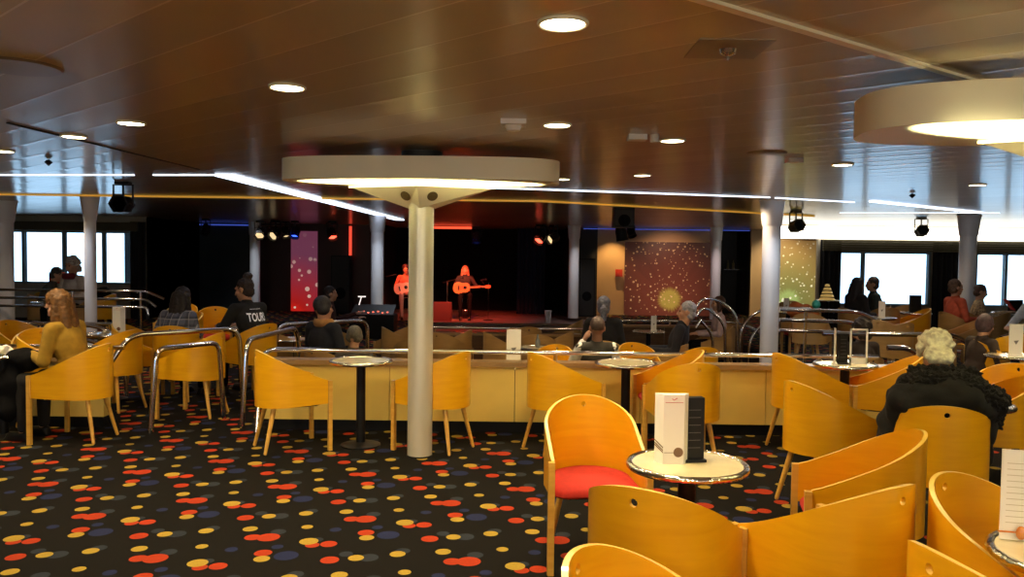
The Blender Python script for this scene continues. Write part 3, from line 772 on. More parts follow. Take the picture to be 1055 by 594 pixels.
menu(on('T3', -.02, .02), 10, 'black menu holder between two white menus on the right low-wall table', .92, 'holder')
menu(on('T3', .12, .02), 0, 'open white menu frame, right one on the right low-wall table', 1.0, 'frame')
menu(on('T9'), 0, 'tall white menu card in the sunken area left of the yellow-lit chair', 1.3, 'flat')
menu(on('T12', -.03, -.05), -8, 'white menu card with a grey triangular emblem at the right edge', 1.0, 'flat')
menu(on('T10', .07), 0, 'white menu card behind the left low wall, right of the woman in mustard', .95, 'trifold')
menu(on('T14', .05), 0, 'pale menu card on the table before the couple at the window', .85, 'flat')
menu(on('T17', .1, .1), 20, 'small bluish white card at the foot of the red starburst panel', .8, 'flat')
menu(on('T16', .0, .1), 0, 'small grey card just right of the thick column', .75, 'flat')
q = MB()
for k in range(9):
    a = k * 2.4; q.ell((.05 * math.cos(a), .04 * math.sin(a), .028 + .012 * (k % 3)), (.045, .035, .03), Euler((a, a * .7, a)).to_matrix(), 10)
def remesh(mb, vox, mats, sm_it=2, disp=0., seed=1, freq=40.):
    me = bpy.data.meshes.new('t'); me.from_pydata([tuple(v) for v in mb.v], [], mb.f)
    bm = bmesh.new(); bm.from_mesh(me); bmesh.ops.recalc_face_normals(bm, faces=bm.faces); bm.to_mesh(me); bm.free()
    o = bpy.data.objects.new('t', me); COL.objects.link(o)
    m = o.modifiers.new('r', 'REMESH'); m.mode = 'VOXEL'; m.voxel_size = vox
    dg = bpy.context.evaluated_depsgraph_get(); dg.update()
    me2 = bpy.data.meshes.new_from_object(o.evaluated_get(dg)); bpy.data.objects.remove(o); bpy.data.meshes.remove(me)
    bm = bmesh.new(); bm.from_mesh(me2)
    for _ in range(sm_it): bmesh.ops.smooth_vert(bm, verts=bm.verts, factor=.5, use_axis_x=True, use_axis_y=True, use_axis_z=True)
    if disp:
        from mathutils import noise as NZ
        bm.normal_update()
        for v in bm.verts:
            v.co += v.normal * disp * NZ.noise(v.co * freq + Vector((seed, 0, 0)))
    for f in bm.faces: f.smooth = True
    bm.to_mesh(me2); bm.free(); me2.materials.clear()
    for m_ in (mats if isinstance(mats, (list, tuple)) else [mats]): me2.materials.append(m_)
    return me2
o = link('crumpled_tissue', remesh(q, .006, M_paper, 1, .012), None); o.location = on('T8', .05, -.1)
tag(o, 'crumpled white tissue on the table at the left edge', 'tissue')
t = thing('serving_tray', 'shiny metal tray with papers in front of the woman in mustard', 'tray', on('T8', .12, .04))
MB().lathe([(0, 0), (.11, 0), (.125, .012), (.12, .012), (.108, .004), (0, .004)], 32).build('dish', M_chrome, t)
MB().box(-.07, .06, -.05, .05, .005, .012).build('papers', M_paper, t, False)
t = thing('glass_tray', 'grey-green plate of leftovers on the table right of the fur-hooded coat', 'plate', on('T5', .12, -.02))
MB().lathe([(0, 0), (.08, 0), (.115, .018), (.11, .02), (.078, .006), (0, .006)], 32).build('dish', mat('green_plate', (.25, .28, .2), .15, coat=.5), t)
for k in range(3):
    p = G(728 + k * 8 + (k > 0) * 2, 372, .645)
    t = thing('small_white_cup', ('left', 'middle', 'right')[k] + ' one of three small white cups behind the middle low wall', 'cup', (p.x, 7.3 + 0.75, .414), 0, 'small white cups')
    t.location = (p.x * 8.05 / 7.25, 8.05, .414); MB().lathe([(.0, 0), (.024, 0), (.032, .08), (.03, .08), (.022, .006), (0, .006)], 16).build('bowl', M_paper, t)
table(2.0, 8.1, 'low round table with three small cups just behind the middle low wall', 'TC', -.3)
g_ = MB().lathe([(0, 0), (.03, 0), (.034, .06), (.03, .09), (.012, .12), (.012, .17), (0, .17)], 18)
o = g_.build('glass_bottle', mat('dark_glass', (.2, .22, .2), .08, coat=.8)); p = G(554, 357, .42); o.location = (p.x, p.y, .414)
tag(o, 'small clear bottle standing left of the yellow-lit holed chair', 'bottle')
table(p.x, p.y, 'sunken table under the small bottle, left of the yellow-lit holed chair', 'TB', -.3)

# ------------------------------------------------------------------ people
SKIN = mat('skin', (.50, .27, .17), .55, noise=.06, nscale=9); SKIND = mat('tanned_skin', (.26, .13, .08), .5)
M_lip = mat('lip', (.36, .11, .09), .5); M_eye = mat('eye_dark', (.02, .015, .012), .25)
def cl(name, col, n=.18): return mat(name, col, .9, noise=n, nscale=14, bump=.25, bscale=30)
def person(label, pos, phi, hair='short', hcol=(.03, .02, .015), top=None, pants=None, skin=None, lean=4, yaw=0, nod=0, s=1., el=None, hd=None, vox=.012, face=False, bulk=1., shoe=None, legs=True, seat=.46, top_name='jacket', sleeve=None, fwd=0., hname=None):
    """seated figure facing -Y in local space; el / hd: elbow and hand points (right, left)"""
    x, y, z = pos; t = thing('person', label, 'person', (x, y, z), R(phi + 90)); t.scale = (s, s, s)
    L = R(lean); T = Vector((0, -math.sin(L), math.cos(L))); P = Vector((0, .07 + fwd, seat + .085)); N = P + T * .50
    sh = [N - T * .065 + Vector((i * .165, .005, 0)) for i in (-1, 1)]
    el = [Vector(e) for e in (el or [tuple(sh[i] + Vector(((-.07, .07)[i], -.04, -.27))) for i in (0, 1)])]
    hd = [Vector(e) for e in (hd or [(-.10, -.30, .70), (.10, -.30, .70)])]
    hip = [P + Vector((i * .09, 0, -.02)) for i in (-1, 1)]; kn = [Vector((i * .13, -.36, seat + .06)) for i in (-1, 1)]; an = [Vector((i * .12, -.36, .09)) for i in (-1, 1)]
    HB = Matrix.Translation(N + T * .15) @ Euler((R(nod) + L * .35, 0, R(yaw)), 'ZYX').to_matrix().to_4x4()
    H3 = HB.to_3x3(); h = lambda *p: HB @ Vector(p)
    b = MB()
    # body: torso core, neck, limbs, hands, head, joined into one continuous surface
    b.cap(P, .10, P + T * .36, .11); b.cap(N - T * .08, .06, h(0, .012, -.06), .054); b.cap(sh[0], .05, sh[1], .05)
    b.ell(h(0, .012, .018), (.076, .094, .100), H3); b.ell(h(0, -.022, -.035), (.060, .070, .085), H3); b.ell(h(0, -.062, -.095), (.030, .026, .024), H3)
    b.cap(h(0, -.088, .008), .010, h(0, -.108, -.030), .015); b.ell(h(-.045, -.062, -.03), (.024, .022, .024), H3); b.ell(h(.045, -.062, -.03), (.024, .022, .024), H3)
    b.cap(h(-.04, -.080, .03), .011, h(.04, -.080, .03), .011)
    for i in (-1, 1): b.ell(h(i * .078, .012, -.01), (.011, .024, .034), H3)
    b.ell(h(0, -.084, -.062), (.026, .012, .010), H3)
    for i in (0, 1):
        b.cap(sh[i], .045, el[i], .038); b.cap(el[i], .038, hd[i], .026)
        d = (hd[i] - el[i]).normalized(); sd = d.cross(Vector((0, 0, 1)))
        sd = sd.normalized() if sd.length > .05 else Vector((1, 0, 0)); nn = sd.cross(d).normalized()
        if nn.z > 0: nn = -nn
        for k in range(4): b.cap(hd[i] + d * .01 + sd * (k - 1.5) * .014, .017, hd[i] + d * .075 + sd * (k - 1.5) * .021, .013, 8)
        for k, ln in enumerate((.032, .042, .039, .028)):
            q0 = hd[i] + d * .08 + sd * (k - 1.5) * .023; q1 = q0 + d * ln + nn * .008; q2 = q1 + d * ln * .55 + nn * .022
            b.cap(q0, .0105, q1, .0095, 8); b.cap(q1, .0095, q2, .008, 8)
        ts = sd * (-1 if (sd.x * (i - .5)) > 0 else 1)
        b.cap(hd[i] + d * .02 + ts * .02, .014, hd[i] + d * .055 + ts * .05 + nn * .012, .011, 8); b.cap(hd[i] + d * .055 + ts * .05 + nn * .012, .011, hd[i] + d * .085 + ts * .05 + nn * .022, .009, 8)
        if legs:
            b.cap(hip[i], .07, kn[i], .05); b.cap(kn[i], .048, an[i], .034); b.cap(an[i] - Vector((0, 0, .03)), .03, an[i] + Vector((0, -.1, -.055)), .025)
    link('body', remesh(b, vox, skin or SKIN), t)
    # clothing
    c = MB(); k = bulk
    c.ell(P + T * .10, (.162 * k, .125 * k, .17), Matrix.Rotation(L, 3, 'X')); c.ell(P + T * .30, (.172 * k, .122 * k, .20), Matrix.Rotation(L, 3, 'X'))
    c.cap(sh[0], .066 * k, sh[1], .066 * k); c.cap(N - T * .06, .085 * k, N - T * .005, .066)
    sl = sleeve or c
    if sleeve: sl = MB()
    for i in (0, 1):
        sl.cap(sh[i], .066 * k, el[i], .052 * k); e = hd[i] - (hd[i] - el[i]).normalized() * .02
        sl.cap(el[i], .052 * k, e, .040 * k)
    tp = link(top_name, remesh(c, vox, top), t)
    if sleeve: link('sleeves', remesh(sl, vox, sleeve), t)
    if legs:
        c = MB(); c.ell(P + Vector((0, -.01, -.03)), (.175, .15, .115))
        for i in (0, 1): c.cap(hip[i] + Vector((0, -.02, .01)), .086, kn[i], .066); c.cap(kn[i], .066, an[i] + Vector((0, 0, .02)), .048)
        link('trousers', remesh(c, vox * 1.2, pants or M_blackcloth), t)
        for i in (0, 1):
            c = MB(); c.cap(an[i] + Vector((0, .02, -.045)), .042, an[i] + Vector((0, -.13, -.052)), .036); c.box(an[i].x - .04, an[i].x + .04, an[i].y - .17, an[i].y + .06, .0, .022)
            link('shoe', remesh(c, .012, shoe or M_black), t)
    # hair
    hm = mat('hair_%d' % (hash(tuple(hcol)) % 9973), hcol, .6, noise=.35, nscale=30, bump=.5, bscale=90)
    c = MB(); dsp = .008; fr = 45; nm = hname or 'hair'
    if hair in ('short', 'bun', 'pony', 'long', 'bob'):
        c.ell(h(0, .026, .038), (.086, .098, .094), H3); c.ell(h(0, .045, -.03), (.080, .07, .075), H3)
    if hair == 'bun': c.ell(h(0, .075, .135), (.055, .05, .045), H3)
    if hair == 'pony': c.ell(h(0, .13, -.02), (.035, .035, .035), H3); c.cap(h(0, .135, -.04), .042, h(0, .12, -.15), .04)
    if hair == 'long':
        V_ = Vector; dn = V_((0, .02, -.20))
        for i in (-1, 1):
            q0 = h(i * .070, .03, .01); c.cap(q0, .036, q0 + V_((i * .012, 0, -.17)), .040)
            q1 = h(i * .045, .07, -.01); q2 = q1 + V_((i * .012, .025, -.12)); c.cap(q1, .05, q2, .05); c.cap(q2, .05, q2 + V_((i * .01, .03, -.13)), .036)
        q1 = h(0, .08, 0); q2 = q1 + V_((0, .03, -.12)); c.cap(q1, .055, q2, .055); c.cap(q2, .055, q2 + V_((0, .035, -.15)), .042)
    if hair == 'bob':
        for i in (-1, 1): c.cap(h(i * .070, .01, .03), .034, h(i * .078, .0, -.10), .038)
    if hair == 'curly':
        rr = random.Random(5)
        c.ell(h(0, .03, .045), (.092, .105, .098), H3)
        for q_ in range(46):
            a = rr.uniform(0, 6.283); e = rr.uniform(-.35, 1.45); p = (.095 * math.cos(e) * math.cos(a), .02 + .108 * math.cos(e) * math.sin(a), .035 + .10 * math.sin(e))
            if p[1] < -.05 and p[2] < .07: continue
            c.ell(h(*p), (.026, .026, .022), None, 8)
        for i in (-1, 0, 1): c.ell(h(i * .045, .075, -.07), (.045, .04, .06), H3)
        dsp = .012
    if hair == 'crop': c.ell(h(0, .022, .032), (.080, .094, .092), H3); dsp = .003
    if hair == 'hood':
        c.ell(h(0, .02, .01), (.094, .105, .130), H3); dsp = .002; nm = 'beanie'
    if hair == 'beanie':
        c.ell(h(0, .018, .045), (.090, .104, .098), H3); dsp = .002; nm = 'beanie'
        c.cap(h(-.03, .02, .0), .075, h(.03, .02, .0), .075)
    link(nm, remesh(c, min(vox, .010), hm, 1, dsp, 3, fr), t)
    if face:
        for i in (-1, 1): link('eye', MB().ell(h(i * .032, -.078, .010), (.012, .010, .008), H3, 10).mesh('eye', M_eye), t)
        link('mouth', MB().ell(h(0, -.092, -.064), (.022, .006, .006), H3, 10).mesh('mouth', M_lip), t)
    return t, dict(P=P, N=N, T=T, sh=sh, tp=tp, h=h)
def ch(key, dx=0, dy=0, z=None): x, y, p, zz = CHAIRS[key]; return (x + dx, y + dy, zz if z is None else z)

person('woman in a mustard sweater with long auburn hair reading at the left table', ch('mustard', -.05, -.02), 172, 'long', (.13, .055, .010), cl('mustard_knit', (.31, .18, .014)), cl('black_trousers', (.012, .011, .011)), lean=17, nod=34, yaw=14, s=.98, vox=.009,
       el=[(-.23, -.08, .70), (.23, -.08, .70)], hd=[(-.06, -.33, .745), (.08, -.31, .74)], face=True, top_name='sweater')
o = link('draped_coat', remesh(MB().ell((0, 0, .12), (.16, .10, .10)).ell((-.10, -.02, -.08), (.10, .09, .20)).ell((-.12, -.05, -.28), (.08, .09, .12)), .014, M_blackcloth, 2, .03, 2, 9)); o.location = (-4.06, 6.70, .56)
tag(o, 'black coat heaped on the lap of the woman in mustard, hanging down in front', 'coat')
person('woman in a grey plaid shirt with long dark hair, seen from behind', ch('plaid', -.04, -.02), 78, 'long', (.018, .012, .010), M_plaid, lean=22, nod=22, s=.95, top_name='shirt', el=[(-.26, -.05, .72), (.26, -.05, .72)], hd=[(-.12, -.34, .73), (.12, -.34, .73)])
pb, ib = person('girl with a dark hair bun in a black jacket with white back lettering', ch('bun', .0, -.02), 142, 'bun', (.025, .014, .010), cl('black_jacket', (.011, .011, .013)), lean=20, nod=10, yaw=26, s=1.02, vox=.010, el=[(-.24, -.18, .74), (.26, -.16, .74)], hd=[(-.14, -.44, .745), (.12, -.44, .745)], face=True)
def back_text(txt, size, zc, jacket, parent, bar=None):
    from mathutils.bvhtree import BVHTree
    me0 = jacket.data; bv = BVHTree.FromPolygons([v.co for v in me0.vertices], [tuple(p.vertices) for p in me0.polygons])
    cu = bpy.data.curves.new('t', 'FONT'); cu.body = txt; cu.size = size; cu.align_x = 'CENTER'; cu.align_y = 'CENTER'; cu.resolution_u = 3; cu.offset = size * .025
    to = bpy.data.objects.new('t', cu); COL.objects.link(to); dg = bpy.context.evaluated_depsgraph_get(); dg.update()
    me = bpy.data.meshes.new_from_object(to.evaluated_get(dg)); bpy.data.objects.remove(to)
    bm = bmesh.new(); bm.from_mesh(me); bmesh.ops.triangulate(bm, faces=bm.faces); bmesh.ops.subdivide_edges(bm, edges=bm.edges, cuts=2)
    for v in bm.verts:
        px, pz = -.6 * v.co.x - .02, zc + v.co.y
        hit = bv.ray_cast(Vector((px, 1, pz)), Vector((0, -1, 0)))
        v.co = Vector((px, (hit[0].y if hit[0] else .1) + .005, pz))
    bm.to_mesh(me); bm.free(); finish(me, mat('white_lettering', (.95, .95, 1), .7, emit=.08)); o = link('lettering', me, parent)
back_text('TOURS', .125, .86, ib['tp'], ib['tp']); 
back_text('- - - - - - - -', .05, .955, ib['tp'], ib['tp']); back_text('- - - -', .05, .775, ib['tp'], ib['tp'])

def pitpos(px, py, y, zf=-.3): p = D(px, py, y); return (p.x, p.y, zf)
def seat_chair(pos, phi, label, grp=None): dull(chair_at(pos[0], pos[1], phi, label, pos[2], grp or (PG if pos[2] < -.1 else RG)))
a = pitpos(338, 312, 9.3)
seat_chair(a, 60, 'brown tub chair under the man in the dark beanie')
person('man in a dark grey beanie and navy jacket, back to the camera', a, 60, 'beanie', (.018, .017, .022), cl('navy_jacket', (.012, .014, .022)), lean=0, s=1.06, yaw=-20, bulk=1.1)[0]
o = MB().torus(.085, .035, 0, 24, 10, sz=1.3).build('scarf', cl('tan_cloth', (.40, .20, .06))); o.location = (a[0] - .035, a[1] - .06, .805); tag(o, 'tan scarf round the neck of the man in the dark beanie', 'scarf')
a = pitpos(365, 340, 8.35); seat_chair(a, 80, 'brown tub chair under the child in the olive-grey beanie')
person('child in an olive-grey beanie, only the cap above the table left of the column', a, 80, 'beanie', (.11, .10, .075), cl('grey_fleece', (.10, .09, .08)), lean=8, s=.87)
a = pitpos(341, 302, 13.4); seat_chair(a, 20, 'brown tub chair under the dark-haired person behind the beanie man')
person('dark-haired person beyond the man in the dark beanie, forearm out to the right', a, 18, 'short', (.02, .012, .010), cl('maroon_top', (.05, .015, .012)), lean=6, s=1.03, hd=[(-.1, -.42, .80), (.14, -.42, .86)])
a = pitpos(614, 332, 8.35); seat_chair(a, 88, 'brown tub chair under the bald man in the vest')
person('shaven-headed man in a dark vest and white sleeves, hand at his cheek', a, 92, 'crop', (.05, .03, .022), cl('dark_vest', (.035, .032, .028)), lean=-2, s=.98, sleeve=cl('white_sleeves', (.62, .62, .62)), skin=SKIND, vox=.010,
       el=[(-.25, -.1, .72), (.30, -.02, .70)], hd=[(-.12, -.36, .72), (.12, -.07, 1.04)], top_name='vest')
a = pitpos(622, 306, 10.6); seat_chair(a, 86, 'brown tub chair under the ponytailed woman')
person('grey-haired woman with a low ponytail, in black, back to the camera', a, 84, 'pony', (.16, .17, .22), cl('black_cardigan', (.008, .008, .010)), lean=0, s=1.05, bulk=1.12)
a = pitpos(688, 309, 10.2); seat_chair(a, 150, 'brown tub chair under the grey-haired man in the dark sweater')
person('grey-haired man in a dark sweater leaning back, face turned to the left', a, 158, 'short', (.36, .36, .40), cl('dark_sweater', (.010, .010, .016)), cl('grey_trousers', (.16, .15, .14)), lean=-14, yaw=12, nod=6, s=1.04, vox=.010, face=True, hd=[(-.06, -.24, .70), (.06, -.22, .69)], top_name='sweater')
a = pitpos(738, 316, 12.9); seat_chair(a, 178, 'brown tub chair under the person beside the triple chrome arcs')
person('brown-haired person in a pale pink top beside the triple chrome arcs', a, 178, 'bob', (.07, .03, .018), cl('pale_pink_top', (.45, .33, .32)), s=.98, face=True, vox=.014)
# left windows
pl = lambda px, y: (D(px, 297, y).x, y, 0.)
a = pl(46, 14.3); person('dark-haired person in a grey-brown coat bent over at the left windows', a, 20, 'short', (.04, .035, .03), cl('grey_brown_coat', (.06, .055, .045)), lean=24, nod=15, s=1.02, vox=.014)
seat_chair(a, 20, 'tub chair of the bent person at the left windows', LG)
a = pl(73, 14.0); person('white-haired person with a pinkish face and wine-red scarf at the left windows', a, -110, 'curly', (.45, .40, .36), cl('pale_grey_top', (.38, .35, .34)), lean=4, nod=12, s=1.12, vox=.014, face=True)
seat_chair(a, -110, 'tub chair of the white-haired person facing the camera at the left windows', LG)
o = MB().torus(.07, .04, 0, 24, 10, sz=1.4).build('scarf', cl('wine_scarf', (.12, .01, .02))); o.location = (a[0], a[1] - .06, 1.15); tag(o, 'wine-red scarf on the white-haired person at the left windows', 'scarf')
p = D(59, 287, 14.6); o = link('red_bag', remesh(MB().box(-.13, .13, -.06, .06, 0, .20).cap((-.06, 0, .2), .02, (.06, 0, .2), .02), .02, cl('bright_red', (.65, .02, .02)))); o.location = (p.x, 14.6, p.z - .12 if p.z > .84 else .714); o.location.z = 1.0
tag(o, 'bright red bag between two people at the left windows', 'bag')
p = D(116, 305, 13.8); o = link('black_bag', remesh(MB().ell((0, 0, .2), (.22, .16, .22)).ell((.06, 0, .4), (.14, .11, .12)).cap((-.1, 0, .45), .03, (.1, 0, .5), .03), .02, M_blackcloth)); o.location = (CHAIRS['bag'][0], CHAIRS['bag'][1], .435); tag(o, 'black bag on a chair right of the left-window column', 'bag')
# right windows
a = pl(882, 13.2); person('long dark-haired person in a black jacket leaning to a companion at the right window', a, 15, 'long', (.012, .009, .010), cl('black_coat', (.012, .010, .012)), lean=10, yaw=0, s=1.0, bulk=1.12, vox=.014); seat_chair(a, 15, 'tub chair under the person in the black jacket at the right window')
a = pl(901, 13.85); person('short-haired man in dark green facing left, close to the person in the black jacket', a, 170, 'short', (.04, .022, .015), cl('dark_green_top', (.03, .045, .045)), lean=10, s=1.0, vox=.014, face=True); seat_chair(a, 170, 'tub chair under the man in dark green at the right window')
a = ch('orange', .1, 0); a = pl(988, 12.4); person('brown-haired person in an orange-red top beside the right-hand column', a, 5, 'short', (.14, .08, .05), cl('orange_red_top', (.55, .10, .05)), lean=2, s=1.0, vox=.012, face=True); seat_chair(a, 5, 'tub chair under the person in the orange-red top')
a = pl(1011, 13.0); person('woman in a beige patterned top holding a red booklet by the right window', a, -20, 'short', (.08, .04, .025), mat('beige_pattern', (.38, .30, .18), .9, noise=.7, nscale=30), lean=6, nod=14, s=.93, vox=.012, face=True, hd=[(-.10, -.40, .84), (.10, -.40, .84)]); seat_chair(a, -20, 'tub chair under the woman holding the red booklet')
t = thing('booklet', 'red booklet in the hands of the woman in the patterned top', 'booklet', (a[0] + .40, a[1] - .14, .88), R(70))
MB().box(-.14, .14, -.006, .006, -.06, .14).build('cover', cl('red_cover', (.55, .03, .03)), t, False).rotation_euler = (R(-35), 0, 0)
p = G(1039, 322, .714); t = thing('laptop', 'dark open laptop on the table at the right window', 'laptop', (p.x, p.y, .714), R(200))
MB().box(-.17, .17, -.12, .12, 0, .02).build('keyboard_base', M_black, t, False); MB().box(-.17, .17, 0, .012, 0, .22).build('screen', M_black, t, False).location = (0, .12, .01)
table(p.x, p.y, 'round table under the dark open laptop', 'TL')
person('person in a purple-brown beanie right of the white-haired woman', ch('pb', -.22, 0), 12, 'hood', (.085, .055, .07), cl('brown_coat', (.05, .035, .03)), lean=12, nod=12, s=.82, vox=.012)
a = pitpos(886, 341, 9.2); person('dark curly-haired head low behind the right low-wall table', a, 100, 'curly', (.022, .014, .010), cl('dark_brown_top', (.03, .02, .017)), s=.93, vox=.012); seat_chair(a, 100, 'brown tub chair under the dark curly-haired person')
a = pl(1066, 11.0); person('person in a pale blue top, only an elbow in at the right edge', a, 190, 'short', (.05, .03, .02), cl('pale_blue_top', (.40, .48, .62)), s=1.0, el=[(-.24, -.14, .70), (.28, -.16, .72)], vox=.014); seat_chair(a, 190, 'tub chair under the person in pale blue')
# the woman in the fur-hooded coat
FX = ch('fur', .02, .03); fp, fi = person('white-haired woman in a black fur-hooded coat, back to the camera', FX, 74, 'curly', (.80, .72, .52), cl('black_padded_coat', (.0045, .0045, .005)), lean=22, nod=34, s=.92, bulk=1.2, vox=.010, top_name='coat')
fm = mat('black_fur', (.006, .0055, .0055), .95, noise=.4, nscale=50, bump=1., bscale=120)
c = MB(); c.cap((-.26, .16, .92), .075, (-.10, .13, .99), .08); c.cap((-.10, .13, .99), .08, (.14, .12, 1.0), .07); c.cap((.14, .12, 1.0), .07, (.21, .06, .95), .06); c.cap((-.24, .14, .90), .06, (-.275, .10, .78), .05); c.cap((-.16, .05, 1.05), .045, (.16, .05, 1.05), .045)
link('fur_trim', remesh(c, .008, fm, 1, .026, 4, 60), fp)
c = MB(); c.ell((0, .14, .90), (.25, .13, .14)); c.ell((.26, .04, .80), (.075, .15, .16)); c.ell((.31, -.02, .66), (.045, .12, .13)); c.ell((.22, .10, .88), (.11, .13, .11)); c.ell((-.26, .05, .76), (.05, .13, .16)); c.ell((-.26, .02, .60), (.035, .08, .12)); c.ell((-.22, .10, .88), (.11, .13, .11))
link('draped_coat_back', remesh(c, .012, cl('black_padded_coat', (.0045, .0045, .005)), 2, .035, 6, 9), fp)

# ------------------------------------------------------------------ stage
SZ = -.08
struct('stage_floor', MB().box(-4.15, 2.35, 20.0, 24.5, -.3, SZ), M_stage)
struct('trim_17', MB().box(-4.15, 2.35, 19.97, 20.0, SZ - .05, SZ), M_chrome)
def guitar(label, loc, rz, tilt, m):
    t = thing('acoustic_guitar', label, 'guitar', loc, rz); M_ = Matrix.Rotation(tilt, 4, 'Y'); n = 48; P = []
    for k in range(n):
        a = 2 * math.pi * k / n; r = .165 + .035 * math.cos(2 * a) - .03 * math.cos(a) - .012 * math.cos(4 * a); P.append((r * 1.15 * math.cos(a), r * math.sin(a)))
    b = MB().prism(P, -.05, .05).xf(M_ @ Matrix.Rotation(R(90), 4, 'X')); b.build('body', m, t)
    b = MB().add([(.045 * math.cos(i * .3142) + .06, -.052, .045 * math.sin(i * .3142)) for i in range(20)], [tuple(range(20))]).xf(M_); b.build('sound_hole', M_black, t)
    MB().box(.15, .58, -.065, -.035, -.025, .025).xf(M_).build('neck', M_cap, t, False)
    MB().box(.58, .72, -.06, -.04, -.038, .038).xf(M_).build('headstock', m, t, False)
    MB().box(-.12, -.09, -.062, -.05, -.06, .06).xf(M_).build('bridge', M_black, t, False)
def stool(label, x, y, h=.62):
    t = thing('bar_stool', label, 'stool', (x, y, SZ))
    MB().lathe([(0, h - .05), (.17, h - .05), (.18, h - .02), (.16, h), (0, h)], 24).build('seat', M_black, t)
    for k in range(4):
        a = k * math.pi / 2 + .7; MB().cap((.11 * math.cos(a), .11 * math.sin(a), h - .05), .015, (.18 * math.cos(a), .18 * math.sin(a), .015), .013, 10).build('leg', M_chrome, t)
    MB().torus(.15, .009, .25, 24, 6).build('foot_ring', M_chrome, t)
a = D(418, 300, 21.0); stool('stool under the left guitarist', a.x, a.y + .05)
GK = dict(s=.95, vox=.014, face=True, legs=True, seat=.62)
person('left guitarist on the stage, half hidden by the foreground column', (a.x, a.y, SZ), -80, 'curly', (.03, .015, .012), cl('orange_shirt', (.45, .16, .09)), cl('pale_jeans', (.35, .30, .28)), lean=8, el=[(-.27, -.02, .90), (.30, -.10, .92)], hd=[(-.04, -.22, .88), (.42, -.26, 1.0)], **GK)
guitar('pale guitar held by the left guitarist', (a.x - .02, a.y - .27, SZ + .82), R(8), R(-14), mat('pale_spruce', (.75, .62, .48), .3, coat=.5))
b_ = D(479, 300, 21.0); stool('stool under the right guitarist', b_.x, b_.y + .05)
person('right guitarist with long hair and glasses singing on the stage', (b_.x, b_.y, SZ), -86, 'long', (.30, .14, .07), cl('black_shirt', (.015, .012, .012)), lean=2, el=[(-.27, -.02, .90), (.30, -.10, .92)], hd=[(-.06, -.22, .88), (.40, -.26, .92)], **GK)
guitar('orange-brown guitar held by the right guitarist', (b_.x - .04, b_.y - .27, SZ + .84), R(4), R(-3), M_guitar)
def mic(label, x, y, h=1.25, bx=.25):
    t = thing('microphone_stand', label, 'microphone stand', (x, y, SZ))
    MB().lathe([(.0, 0), (.13, 0), (.13, .012), (.02, .03), (0, .03)], 24).build('base', M_black, t)
    MB().cap((0, 0, .03), .012, (0, 0, h), .01, 8).build('pole', M_chrome, t); MB().cap((-.1, 0, h - .03), .008, (bx, 0, h + .08), .008, 8).build('boom', M_black, t)
    MB().cap((bx, 0, h + .08), .016, (bx + .1, 0, h + .10), .014, 10).ell((bx + .12, 0, h + .105), (.03, .026, .026)).build('microphone', M_black, t)
mic('microphone stand in front of the right guitarist', b_.x - .42, b_.y - .55, 1.0, .28)
mic('microphone stand right of the right guitarist', b_.x + .62, b_.y - .2, .95, -.2)
mic('microphone stand left of the left guitarist', a.x - .62, a.y - .5, 1.05, .3)
def wedge(label, loc, rz, w=.5):
    t = thing('stage_monitor', label, 'loudspeaker', loc, R(rz))
    b = MB().prism([(-.2, 0), (.22, 0), (.22, .18), (.05, .48), (-.2, .48)], -w / 2, w / 2).xf(Matrix(((0, 0, 1, 0), (-1, 0, 0, 0), (0, 1, 0, 0), (0, 0, 0, 1)))); b.build('cabinet', mat('red_lit_cabinet', (.12, .03, .025), .6), t, False)  # red stage light is put into the cabinet colour
    MB().add([(-w * .42, -.215, .20), (w * .42, -.215, .20), (w * .42, -.068, .455), (-w * .42, -.068, .455)], [(0, 1, 2, 3)]).build('grille', M_black, t, False).location = (0, -.006, .003)
p = D(455, 325, 20.5); wedge('box-shaped floor monitor at the stage front beside the foreground column', (p.x, 20.5, SZ), 180)
def speaker(label, x, y, z, w, d, h, stand=0):
    t = thing('loudspeaker', label, 'loudspeaker', (x, y, z)); b = MB().box(-w / 2, w / 2, -d / 2, d / 2, stand, stand + h); b.build('cabinet', M_black, t, False)
    MB().box(-w * .44, w * .44, -d / 2 - .012, -d / 2, stand + .04, stand + h - .04).build('grille', M_darkwall, t, False)
    MB().lathe([(w * .3, stand + h * .35 - .001), (w * .3, stand + h * .35)], 20).xf(Matrix.Translation((0, -d / 2 - .014, stand + h * .35)) @ Matrix.Rotation(R(90), 4, 'X') @ Matrix.Translation((0, 0, -stand - h * .35))).build('woofer', M_blackcloth, t)
    if stand: MB().cap((0, 0, 0), .03, (0, 0, stand), .02, 10).build('pole', M_black, t)
speaker('tall black loudspeaker left of the stage on the maroon wall', xb(352) * 21.6 / YB, 21.6, 0, .5, .4, 1.55)
speaker('tall black loudspeaker at the right side of the stage', xb(604) * 21.6 / YB, 21.6, 0, .42, .4, 1.55)
p = D(642, 222, 13.3); speaker('square black loudspeaker hanging from the ceiling right of the stage', p.x, 13.3, HC - .32, .33, .3, .32)
